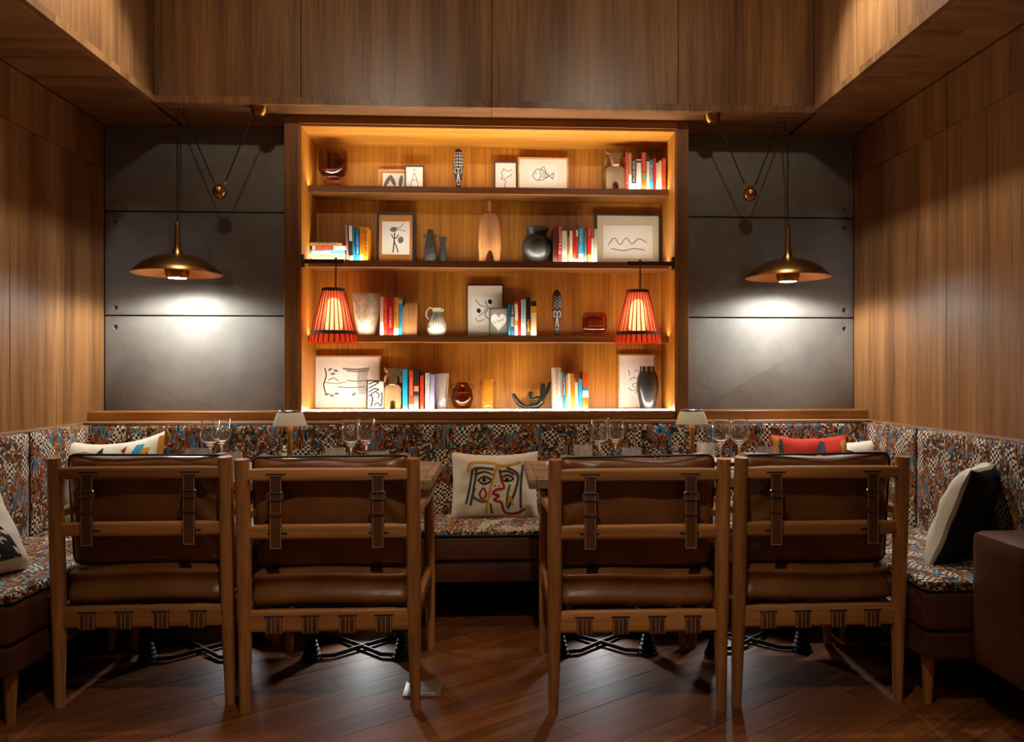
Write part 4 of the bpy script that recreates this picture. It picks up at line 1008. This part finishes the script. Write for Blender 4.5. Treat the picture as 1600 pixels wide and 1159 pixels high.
# carved statuettes
def statuette(label, px0, px1, pyt, shelf, full):
    l, w_ = at(px0, px1, shelf, 4.33); h = hz((px0+px1)/2, pyt, shelf, 4.33); r = w_/2
    t = thing('carved_statuette', label, 'statuette', l)
    pr = [(0, 0), (r*.55, 0), (r*.62, h*.08), (r*.55, h*.16), (r*.8, h*.34), (r*.95, h*.52), (r, h*.66), (r*.92, h*.84), (r*.6, h*.95), (0, h)]
    obj('body', MB().lathe(pr, n=24, sy=.72), col('blackened_wood', 44, 40, 36, .45, bump=.4, bscale=90), t)
    m = MB()
    def S(u, v_):                              # on the front of the body; u -1..1, v 0..1
        rr = 0
        for (r0, z0), (r1, z1) in zip(pr, pr[1:]):
            if z0 <= v_*h <= z1 and z1 > z0: rr = r0+(r1-r0)*(v_*h-z0)/(z1-z0)
        a = u*1.25; return (rr*math.sin(a)*1.01, -rr*.72*math.cos(a)-.0007, v_*h)
    def cl(pts, wd=.0013):
        m.tube([S(*p) for p in pts], wd, 5)
    if full:
        for k in range(5): cl([(-.9+.2*j, .58+.075*k) for j in range(10)])
        for u in (-.65, -.2, .25, .7): cl([(u, .56+.04*j) for j in range(9)])
    else:
        for k in range(4): cl([(-.8, .6+.07*k), (-.4, .66+.06*k), (0, .58+.07*k), (.4, .66+.06*k), (.8, .6+.07*k)])
    for s in (-1, 1): cl([(s*.15, .50), (s*.45, .54), (s*.7, .49), (s*.62, .42), (s*.35, .40)], .0016); cl([(s*.1, .36), (s*.2, .26), (s*.45, .2)], .0016)
    cl([(0, .52), (0, .44), (0, .34)], .0018); cl([(-.5, .16), (0, .15), (.5, .16)], .0018)
    obj('carving', m, col('chalk_white', 206, 200, 186, .8), t)
statuette('tall dark carved statuette with white grid lines on the top shelf', 708.5, 724, 232, 0, True)
statuette('tall black carved statuette with white zigzags on the third shelf', 862.5, 878, 452, 2, False)
# bull figures: arched body, wedge face, round horns
def bull(label, px0, px1, pyt, shelf, c0, c1):
    Y = 4.318; l, w_ = at(px0, px1, shelf, Y); h = hz((px0+px1)/2, pyt, shelf, Y); a = w_/2
    t = thing('bull_figure', label, 'figurine', l)
    m0 = plain('carved_'+str(shelf), lin(*c0), .75, bump=.6, bscale=70, var=.25)
    arch = [(a*.3*math.cos(k*PI/10), h*.14+a*.3*math.sin(k*PI/10)*1.3) for k in range(11)]
    poly = [(-a*.9, 0), (-a*.3, 0)]+arch[::-1]+[(a*.3, 0), (a*.9, 0), (a*.92, h*.5), (a*.72, h*.56), (a*.5, h*.58), (-a*.5, h*.58), (-a*.72, h*.56), (-a*.92, h*.5)]
    obj('body', MB().prism(poly, -.03, .05), m0, t, angle=30)
    obj('neck', MB().rbox(-a*.45, a*.45, -.02, .025, h*.56, h*.78, .004, 1), m0, t)
    hd = MB().add([(-a*.62, -.02, h*.95), (a*.62, -.02, h*.95), (a*.28, -.058, h*.60), (-a*.28, -.058, h*.60), (-a*.62, .016, h*.97), (a*.62, .016, h*.97), (a*.3, -.012, h*.56), (-a*.3, -.012, h*.56)],
                  [(0, 1, 2, 3), (4, 7, 6, 5), (0, 4, 5, 1), (1, 5, 6, 2), (2, 6, 7, 3), (3, 7, 4, 0)])
    obj('head', hd, plain('carved_face_'+str(shelf), lin(*c1), .7, bump=.4, bscale=60), t, angle=20)
    for s in (-1, 1):
        obj('horn', MB().tube([(s*a*.5, -.006, h*.90), (s*a*.72, -.006, h*.905), (s*a*.86, -.010, h*.94), (s*a*.84, -.012, h*.985)], [a*.2, a*.19, a*.17, a*.12], 10), m0, t)
        obj('ear', MB().tube([(s*a*.55, -.004, h*.82), (s*a*.82, -.008, h*.78), (s*a*.86, -.010, h*.64)], [a*.15, a*.17, a*.13], 8), m0, t)
bull('carved grey-brown bull figure beside the top-shelf books', 944.5, 977, 234, 0, (120, 98, 72), (150, 126, 96))
bull('tan bull figure with an arched body beside the bottom-shelf books', 600.5, 628.8, 574, 3, (156, 116, 76), (150, 128, 100))
dk = plain('dark_stoneware', lin(52, 52, 50), .38, bump=.25, bscale=50, var=.35)
l, w_ = at(661, 683.5, 1); h = hz(672, 360, 1); r = w_/2
t = thing('eared_vase', 'dark stoneware bottle vase with two small ring handles on the second shelf', 'vase', l)
obj('body', MB().lathe([(0, 0), (r*.9, 0), (r, h*.08), (r*.98, h*.3), (r*.75, h*.62), (r*.52, h*.82), (r*.44, h*.98), (r*.42, h), (r*.36, h), (r*.36, h*.9), (0, h*.85)], n=28), dk, t)
for s in (-1, 1):
    obj('handle', MB().tube([(s*(r*.5+.006+.0085*math.cos(k*PI/6)), 0, h*.82+.0095*math.sin(k*PI/6)) for k in range(13)], .0026, 6, False), dk, t)
l, w_ = at(685, 699, 1); h = hz(692, 371, 1); r = w_/2
o = obj('small_vase', MB().lathe([(0, 0), (r*.8, 0), (r*.98, h*.1), (r, h*.3), (r*.72, h*.6), (r*.62, h*.76), (r*.88, h*.96), (r*.88, h), (r*.76, h), (r*.5, h*.78), (0, h*.7)], n=26), dk, loc=l)
tag(o, 'small dark flared bottle vase beside the eared vase on the second shelf', 'vase')
# two-legged wooden sculpture
Y = 4.33; l, w_ = at(747.5, 783, 1, Y); a = w_/2; h = hz(765, 333, 1, Y); hn = hz(765, 314, 1, Y)
poly = [(-a*.92, 0), (-a*.4, 0), (-a*.3, h*.16), (-a*.12, h*.27), (a*.12, h*.27), (a*.3, h*.16), (a*.42, 0), (a*.92, 0), (a, h*.4), (a*.95, h*.72), (a*.72, h*.93), (a*.35, h), (-a*.35, h), (-a*.72, h*.93), (-a*.95, h*.72), (-a, h*.4)]
t = thing('wooden_animal', 'smooth two-legged wooden animal sculpture in the middle of the second shelf', 'sculpture', l)
bm_ = MB().prism(poly, -.028, .028).mesh('body', olive_wood, angle=30)
o = obj('body', bm_, None, t); md = o.modifiers.new('round', 'BEVEL'); md.width = .009; md.segments = 3; md.limit_method = 'ANGLE'; md.angle_limit = math.radians(50)
obj('neck', MB().tube([(0, -.01, h*.9), (0, -.018, h*1.02), (0, -.014, hn*.985), (.001, -.010, hn*.996)], [.009, .0095, .008, .004], 10), olive_wood, t)
# round flared vase
l, w_ = at(815.5, 862.5, 1, 4.325); h = hz(839, 356, 1); r = w_/2
o = obj('round_vase', MB().lathe([(0, 0), (r*.5, 0), (r*.52, h*.05), (r*.62, h*.1), (r*.9, h*.25), (r, h*.42), (r*.93, h*.6), (r*.72, h*.73), (r*.58, h*.78), (r*.6, h*.83), (r*.76, h*.95), (r*.78, h*.98), (r*.7, h), (r*.5, h*.82), (r*.5, h*.78), (0, h*.7)], n=36), dk, loc=l)
tag(o, 'round black stoneware vase with a flared rim on the second shelf', 'vase')
# carved pot on the third shelf
l, w_ = at(551, 594.5, 2); h = hz(573, 460, 2); r = w_/2
stone = plain('pale_carved_stoneware', lin(176, 166, 142), .7, bump=.5, bscale=80, var=.3)
t = thing('carved_pot', 'tall pale tapering pot with incised zigzags beside the left red lamp', 'pot', l)
pr = [(0, 0), (r*.56, 0), (r*.64, h*.06), (r*.84, h*.4), (r*.98, h*.8), (r, h*.96), (r*.97, h), (r*.9, h), (r*.88, h*.9), (0, h*.2)]
obj('body', MB().lathe(pr, n=36), stone, t)
m = MB()
def RP(u, v_):
    rr = r*(.64+(.84-.64)*(v_-.06)/.34 if v_ < .4 else .84+.14*(v_-.4)/.4 if v_ < .8 else .99); return (rr*math.sin(u), -rr*math.cos(u)-.0004, v_*h)
for k in range(6): m.tube([RP(-.9+.16*j, .88-.07*k-.06*(4-abs(j-4))) for j in range(9)], .0011, 5)
m.tube([RP(.0, .56), RP(.2, .68), RP(.45, .8), (RP(.8, .62))], .0014, 5); m.tube([RP(-.5, .42), RP(.2, .40)], .0014, 5)
obj('incised_lines', m, col('pot_brown_lines', 110, 88, 62, .8), t)
# olive wood block
Y = 4.31; l, w_ = at(624, 652, 2, Y); a = w_/2; h = hz(640, 475, 2, Y)
o = obj('wood_block', MB().prism([(-a, 0), (a, 0), (a, h), (-a*.25, h*.99), (-a*.75, h*.78), (-a*.96, h*.45)], -.028, .03), olive_wood, loc=l, angle=25)
tag(o, 'rough sloping wood block with one live edge on the third shelf', 'wood block')
# striped jug
l, w_ = at(667.5, 697.5, 2); h = hz(683, 481, 2); r = w_/2
jug = plain('cream_glaze', lin(206, 198, 178), .25)
t = thing('striped_jug', 'cream jug with dark vertical drips and a looped handle on the third shelf', 'jug', l)
pj = [(0, 0), (r*.72, 0), (r*.8, h*.03), (r, h*.22), (r*.96, h*.4), (r*.7, h*.68), (r*.46, h*.86), (r*.5, h*.97), (r*.46, h*.98), (r*.4, h*.86), (0, h*.6)]
obj('body', MB().lathe(pj, n=40, mod=lambda a, z: 1+.02*math.cos(12*a)), jug, t)
obj('spout', MB().tube([(r*.3, 0, h*.84), (r*.55, 0, h*.92), (r*.74, 0, h*.93)], [r*.2, r*.17, r*.1], 8), jug, t)
obj('handle', MB().tube([(-r*.42, 0, h*.96), (-r*.75, 0, h*1.0), (-r*1.1, 0, h*.86), (-r*1.12, 0, h*.7), (-r*.78, 0, h*.58)], .0042, 8), jug, t)
m = MB()
for k in range(9):
    u = -1.25+k*.31
    def JP(v_):
        for (r0, z0), (r1, z1) in zip(pj, pj[1:]):
            if z0 <= v_*h <= z1 and z1 > z0: rr = r0+(r1-r0)*(v_*h-z0)/(z1-z0); return (rr*math.sin(u)*1.02, -rr*math.cos(u)*1.02-.0006, v_*h)
    m.tube([JP(v_) for v_ in (.84, .74, .62, .5, .4-.06*(k % 3), .3-.05*(k % 2))], [.0016, .0022, .002, .0016, .001, .0004], 5)
obj('drip_stripes', m, col('glaze_dark_drips', 52, 48, 38, .3), t)
# squared amber vase on the third shelf
Y = 4.325; l, w_ = at(910, 948, 2, Y); a = w_/2; h = hz(929, 488.5, 2, Y)
t = thing('amber_block_vase', 'squat rounded-square amber glass vase on the third shelf', 'vase', l)
obj('body', softbox(-a, a, -.042, .042, h*.16, h, .026, n=10), deep_amber, t, angle=60)
obj('foot', MB().rbox(-a*.58, a*.58, -.028, .028, 0, h*.16, .006, 2), deep_amber, t, angle=60)
obj('core', softbox(-a*.66, a*.66, -.024, .024, h*.34, h*.82, .014, n=6), col('tobacco_core', 96, 38, 12, .3), t)
# faceted glass vase
l, w_ = at(678.5, 702, 3); h = hz(690, 584, 3); r = w_/2
o = obj('cut_glass_vase', MB().lathe([(0, 0), (r*.66, 0), (r*.68, .003), (r*.98, h), (r*.9, h), (r*.58, .012), (0, .012)], n=40, mod=lambda a, z: 1+.035*math.cos(10*a+z*40)), tumbler_glass, loc=l, angle=20)
tag(o, 'clear cut-glass vase beside the lilac book on the bottom shelf', 'vase')
# round amber jug with ring handles
l, w_ = at(705, 740, 3); h = hz(722, 598, 3); r = w_/2
t = thing('amber_jug', 'round amber glass jug with two ring handles on the bottom shelf', 'jug', l)
obj('body', MB().lathe([(0, 0), (r*.55, 0), (r*.8, h*.1), (r, h*.42), (r*.85, h*.74), (r*.5, h*.93), (r*.5, h), (r*.42, h), (r*.42, h*.92), (r*.8, h*.7), (r*.92, h*.42), (r*.7, h*.12), (0, h*.06)], n=36), dark_amber, t, angle=60)
for s in (-1, 1):
    obj('handle', MB().tube([(s*(r*.78+.0135*math.cos(k*PI/7)), 0, h*.84+.0135*math.sin(k*PI/7)) for k in range(15)], .0028, 6, False), dark_amber, t, angle=60)
# ribbed amber beaker with ears
l, w_ = at(751.5, 772.5, 3); h = hz(762, 592, 3); r = w_/2
t = thing('amber_beaker', 'honey coloured ribbed beaker with two small ears on the bottom shelf', 'beaker', l)
obj('body', MB().lathe([(0, 0)]+[(r*(.96+.03*math.sin(k*2.1)), h*k/26) for k in range(27)]+[(r*.88, h), (r*.88, h*.1), (0, h*.08)], n=28), plain('honey_glass', lin(206, 140, 40), .12, trans=.55), t)
for s in (-1, 1): obj('ear', MB().tube([(s*(r*.96+.006*math.cos(k*PI/6)), 0, h*.84+.006*math.sin(k*PI/6)) for k in range(13)], .0021, 6, False), deep_amber, t, angle=60)
# reclining figure
def skin(name, pts, edges, rad, mat, sub=2):
    me = bpy.data.meshes.new(name); me.from_pydata(pts, edges, []); o = bpy.data.objects.new(name, me); C.objects.link(o)
    o.modifiers.new('s', 'SKIN'); sd = o.modifiers.new('d', 'SUBSURF'); sd.levels = sub; sd.render_levels = sub
    for i, v_ in enumerate(me.skin_vertices[0].data): v_.radius = (rad[i], rad[i]); v_.use_root = (i == 0)
    dg = bpy.context.evaluated_depsgraph_get(); m2 = bpy.data.meshes.new_from_object(o.evaluated_get(dg)); bpy.data.objects.remove(o)
    m2.materials.clear(); m2.materials.append(mat); m2.polygons.foreach_set('use_smooth', [True]*len(m2.polygons)); return m2
Y = 4.32; l, w_ = at(799, 862, 3, Y); zz = l[2]
fx = lambda zx: WX(790+zx/10.667, Y)-l[0]
fz = lambda zy: max(.008, (790-zy)/10.667*4.3/FPX+.006)
jp = [(600, 745, .021), (440, 765, .016), (345, 792, .010), (240, 735, .016), (190, 670, .013), (150, 600, .0115), (118, 545, .011),
      (615, 640, .019), (625, 560, .018), (610, 480, .0125), (620, 415, .017), (660, 400, .013),
      (530, 620, .011), (420, 660, .011), (410, 580, .011), (430, 510, .012), (690, 520, .013), (720, 440, .010), (745, 350, .008)]
pts = [(fx(x), 0 if i < 12 else (-.012 if i < 16 else .008), fz(z_)) for i, (x, z_, r_) in enumerate(jp)]
edges = [(0, 1), (1, 2), (2, 3), (3, 4), (4, 5), (5, 6), (0, 7), (7, 8), (8, 9), (9, 10), (10, 11), (7, 12), (12, 13), (13, 14), (14, 15), (8, 16), (16, 17), (17, 18)]
me = skin('reclining_figure', pts, edges, [j[2] for j in jp], plain('dark_bronze', lin(40, 42, 40), .32, .6, bump=.2, bscale=60))
o = obj('reclining_figure', me, None, loc=l); tag(o, 'dark bronze abstract reclining figure on the bottom shelf', 'sculpture')
lo_z = min(v_.co.z for v_ in me.vertices)
for v_ in me.vertices: v_.co.z -= lo_z
# dark vase with notched rim
l, w_ = at(994.5, 1029, 3, 4.30); h = hz(1011, 572.5, 3, 4.30); r = w_/2
t = thing('metallic_vase', 'tall dark metallic vase with a pale notched rim on the bottom shelf', 'vase', l)
obj('body', MB().lathe([(0, 0), (r*.62, 0), (r*.66, h*.03), (r*.95, h*.4), (r, h*.58), (r*.9, h*.76), (r*.72, h*.86), (r*.7, h), (r*.62, h), (r*.62, h*.84), (0, h*.7)], n=36), plain('gunmetal_glaze', lin(70, 72, 72), .25, .6), t)
m = MB(); m.tube([(r*.68*math.cos(k*PI/12), r*.68*math.sin(k*PI/12), h) for k in range(25)], .002, 5, False)
for k in range(10):
    a = 2*PI*k/10; m.tube([(r*.72*math.cos(a), r*.72*math.sin(a), h*.995), (r*.735*math.cos(a), r*.735*math.sin(a), h*.88)], .0014, 5)
obj('rim_notches', m, col('rim_ivory', 220, 190, 150, .5), t)
# ================================================================== red pleated lamps on arms
def red_shade():
    m, nt, p = new_mat('pleated_red_silk'); L = nt.links
    d = N(nt, 'ShaderNodeBsdfDiffuse'); d.inputs[0].default_value = lin(206, 52, 20); tr = N(nt, 'ShaderNodeBsdfTranslucent'); tr.inputs[0].default_value = lin(238, 92, 40)
    rf = N(nt, 'ShaderNodeBsdfRefraction'); rf.inputs['IOR'].default_value = 1.0; rf.inputs['Roughness'].default_value = .9; rf.inputs['Color'].default_value = lin(255, 158, 118)
    mx = N(nt, 'ShaderNodeMixShader'); mx.inputs[0].default_value = .35; L.new(d.outputs[0], mx.inputs[1]); L.new(tr.outputs[0], mx.inputs[2])
    m2 = N(nt, 'ShaderNodeMixShader'); m2.inputs[0].default_value = .38; L.new(mx.outputs[0], m2.inputs[1]); L.new(rf.outputs[0], m2.inputs[2])
    L.new(m2.outputs[0], nt.nodes['Material Output'].inputs['Surface']); return m
red_silk = red_shade()
def lining_mat():
    m, nt, p = new_mat('pale_lining'); L = nt.links
    a = N(nt, 'ShaderNodeBsdfTranslucent'); a.inputs[0].default_value = (.9, .8, .7, 1); b = N(nt, 'ShaderNodeBsdfRefraction'); b.inputs['IOR'].default_value = 1; b.inputs['Roughness'].default_value = .8
    x = N(nt, 'ShaderNodeMixShader'); x.inputs[0].default_value = .6; L.new(a.outputs[0], x.inputs[1]); L.new(b.outputs[0], x.inputs[2]); L.new(x.outputs[0], nt.nodes['Material Output'].inputs['Surface']); return m
lining_silk = lining_mat(); braid = col('brown_braid', 70, 40, 22, .7); armwood = col('bronze_arm', 84, 52, 28, .4, metal=.6)
def red_lamp(px, side, label):
    Y = 4.092; X = WX(px, Y); zt, zb = 1.535, 1.262; jx = IL+.010 if side < 0 else IR-.010; za = 1.672
    t = thing('pleated_lamp', label, 'lamp', (X, Y, zb), 0, 'red pleated hanging lamps')
    H_ = zt-zb; a = jx-X; za -= zb
    obj('wall_plate', MB().rbox(*sorted((a, a-side*.012)), -.012, .022, za-.028, za+.036, .002, 1), armwood, t)
    obj('arm', MB().rbox(*sorted((a-side*.010, -side*.055)), -.007, .009, za-.010, za+.012, .002, 1), armwood, t)
    obj('cord', MB().tube([(.012, 0, za-.008), (.012, 0, H_+.004)], .004, 8), braid, t)
    obj('knob', MB().lathe([(0, 0), (.006, 0), (.007, .008), (0, .012)], .012, 0, za+.012, 10), armwood, t)
    n = 26*10
    pl = lambda a_, z: 1+.030*(2*abs(((a_*26/(2*PI)) % 1)-.5)-.5)*(1.0)
    zb2 = .052
    obj('shade', MB().lathe([(.106, zb2), (.056, H_-.012)], n=n, mod=pl), red_silk, t, angle=80)
    obj('lining', MB().lathe([(.098, zb2+.004), (.050, H_-.014)], n=48), lining_silk, t, angle=80)
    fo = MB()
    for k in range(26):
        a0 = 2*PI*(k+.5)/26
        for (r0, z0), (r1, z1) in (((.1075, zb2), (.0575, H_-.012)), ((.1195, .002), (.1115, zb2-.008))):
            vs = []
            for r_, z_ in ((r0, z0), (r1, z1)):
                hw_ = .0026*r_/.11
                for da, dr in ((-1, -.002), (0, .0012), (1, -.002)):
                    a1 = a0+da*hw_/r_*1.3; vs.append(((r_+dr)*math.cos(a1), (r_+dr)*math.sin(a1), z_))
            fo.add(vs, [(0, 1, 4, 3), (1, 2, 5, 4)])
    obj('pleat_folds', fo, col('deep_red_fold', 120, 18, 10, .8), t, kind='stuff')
    obj('skirt', MB().lathe([(.1175, 0), (.1175, .004), (.110, zb2-.008)], n=n, mod=lambda a_, z: 1+.05*(2*abs(((a_*26/(2*PI)) % 1)-.5)-.5)), red_silk, t, angle=80)
    obj('band', MB().lathe([(.1065, zb2-.010), (.1115, zb2-.009), (.1115, zb2-.001), (.1095, zb2+.001), (.1095, zb2+.008), (.104, zb2+.009)], n=60), braid, t)
    obj('top_ring', MB().lathe([(.050, H_-.014), (.0585, H_-.013), (.0575, H_+.002), (.050, H_+.004), (0, H_+.004)], n=48), braid, t)
    obj('socket', MB().lathe([(0, H_-.06), (.014, H_-.06), (.015, H_-.02), (.006, H_), (0, H_+.004)], n=16), brass, t)
    obj('bulb', MB().lathe([(0, H_-.215), (.035, H_-.21), (.046, H_-.19), (.040, H_-.10), (.030, H_-.06), (.012, H_-.045)], n=24), emit('bulb_glow', (1, .84, .70), 13*E_RED), t)
red_lamp(521, -1, 'red pleated lamp hanging at the left side of the bookcase')
red_lamp(996.5, 1, 'red pleated lamp hanging at the right side of the bookcase')

# ================================================================== brass pendants with counterweights
def pendant(px, side, label, hook_px, canopy_px, pulley_px, ball_py):
    Y = 4.04; X = WX(px, Y); zr = 1.60
    t = thing('pendant_lamp', label, 'lamp', (X, Y, zr), 0, 'brass counterweight pendants')
    R_ = .213
    o_ = [(.030, .098), (.06, .094), (.11, .080), (.155, .056), (.19, .026), (R_, 0)]; i_ = [(R_-.0015, -.0008), (.188, .0235), (.153, .053), (.108, .0765), (.03, .094)]
    obj('shade', MB().lathe(o_+[(R_, -.0004)], n=64), brass, t, angle=60)
    obj('shade_lining', MB().lathe(i_, n=64), copper_in, t, angle=60)
    obj('stem', MB().lathe([(0, .255), (.009, .255), (.0105, .25), (.012, .20), (.016, .14), (.021, .115), (.031, .098), (0, .097)], n=24), brass, t)
    obj('lamp_housing', MB().lathe([(.030, .094), (.046, .075), (.057, .040), (.058, .012), (.051, -.014), (.046, -.022), (.043, -.020), (.04, -.006), (0, -.006)], n=36), brass, t)
    obj('diffuser', MB().lathe([(0, -.018), (.042, -.018), (.042, -.021), (0, -.022)], n=28), emit('pendant_glow', C_PENDANT, 60), t)
    mk_light('pendant_light', 'SPOT', (0, 0, -.026), E_PENDANT, C_PENDANT, t, .035, spot=168, blend=.35)
    Yh = 4.02-Y; zt = ZS-zr
    hx = WX(hook_px, 4.02)-X; cx = WX(canopy_px, 3.965)-X; pxx = WX(pulley_px, 4.0)-X; zp = WZ(pulley_px, ball_py-14, 4.0)-zr; zbv = WZ(pulley_px, ball_py, 4.0)-zr
    s = 1 if hx > -.5 and cx > hx else -1
    Y2 = -.04; Y3 = 3.965-Y
    obj('hook', MB().lathe([(0, zt-.012), (.014, zt-.012), (.016, zt-.003), (.016, zt), (0, zt)], hx, Yh, 0, 16)
        .tube([(hx+s*.018*math.cos(PI*k/8), Yh, zt-.03+.014*math.sin(PI*k/8)) for k in range(9)], .003, 6).tube([(hx, Yh, zt-.016), (hx, Yh, zt-.010)], .004, 6), brass, t)
    obj('canopy', MB().lathe([(0, -.048), (.022, -.043), (.036, -.026), (.042, 0), (0, 0)], cx, Y3, zt, 28), brass, t)
    lampx = 0
    cord = [(0, 0, .25), (0, 0, .6), (hx-s*.018, Yh, zt-.06), (hx-s*.016, Yh, zt-.022), (hx, Yh, zt-.013), (hx+s*.016, Yh, zt-.022), (pxx-s*.028, Y2, zp+.004)]
    obj('cord', MB().tube(cord, .0034, 6), black_cord, t)
    obj('cord', MB().tube([(pxx+s*.028, Y2, zp+.004), (cx-s*.03, Y3, zt-.036)], .0034, 6), black_cord, t)
    obj('cord_grip', MB().lathe([(0, .252), (.006, .252), (.004, .27), (0, .272)], n=12), black_cord, t)
    obj('yoke', MB().tube([(pxx+.03*math.cos(PI+PI*k/10), Y2, zp+.006+.014*math.sin(PI+PI*k/10)) for k in range(11)], .0028, 6).tube([(pxx, Y2, zp-.008), (pxx, Y2, zbv+.03)], .003, 6), brass, t)
    obj('counterweight', MB().lathe([(0, -.036), (.014, -.034), (.027, -.024), (.034, -.006), (.033, .010), (.025, .024), (.012, .032), (0, .034)], pxx, Y2, zbv, 28), brass, t)
pendant(277, -1, 'brass dome pendant with counterweight in front of the left concrete wall', 283, 405, 343, 300)
pendant(1231, 1, 'brass dome pendant with counterweight in front of the right concrete wall', 1222, 1113, 1172, 304)

# ================================================================== recessed downlights in the ceiling well
def downlight(x, y, energy, spot, color, label, aim=None, blend=.4):
    t = thing('downlight', label, 'ceiling light', (x, y, ZC), 0, 'recessed downlights above the view')
    obj('ring', MB().lathe([(.036, -.001), (.05, -.001), (.05, -.006), (.036, -.008)], n=28), col('downlight_ring', 30, 26, 22, .5), t)
    obj('lens', MB().lathe([(0, -.002), (.036, -.002), (.036, -.004), (0, -.004)], n=24), emit('downlight_lens', C_DOWN, 8), t)
    mk_light('downlight_lamp', 'SPOT', (0, 0, -.02), energy, color, t, .05, aim=(aim and (aim[0]-x, aim[1]-y, aim[2]-ZC)) or (0, 0, -3), spot=spot, blend=blend)
downlight(-1.20, 3.30, 66, 96, C_COOL, 'recessed downlight near the left soffit', (-2.1, 3.05, 1.1), .8)
downlight(1.13, 3.30, 66, 96, C_COOL, 'recessed downlight near the right soffit', (2.0, 3.05, 1.1), .8)
downlight(-.45, 2.9, 20, 90, C_DOWN, 'recessed downlight left of the middle')
downlight(.42, 2.9, 20, 90, C_DOWN, 'recessed downlight right of the middle')
downlight(-.75, 1.5, 62, 60, C_DOWN, 'recessed spot aimed at the left of the upper fascia', (-.85, 3.92, 2.98), 1)
downlight(.70, 1.5, 62, 60, C_DOWN, 'recessed spot aimed at the right of the upper fascia', (.85, 3.92, 2.98), 1)
downlight(-.05, .9, 100, 66, C_DOWN, 'recessed downlight behind the viewer', (-.05, 2.2, .2), .8)
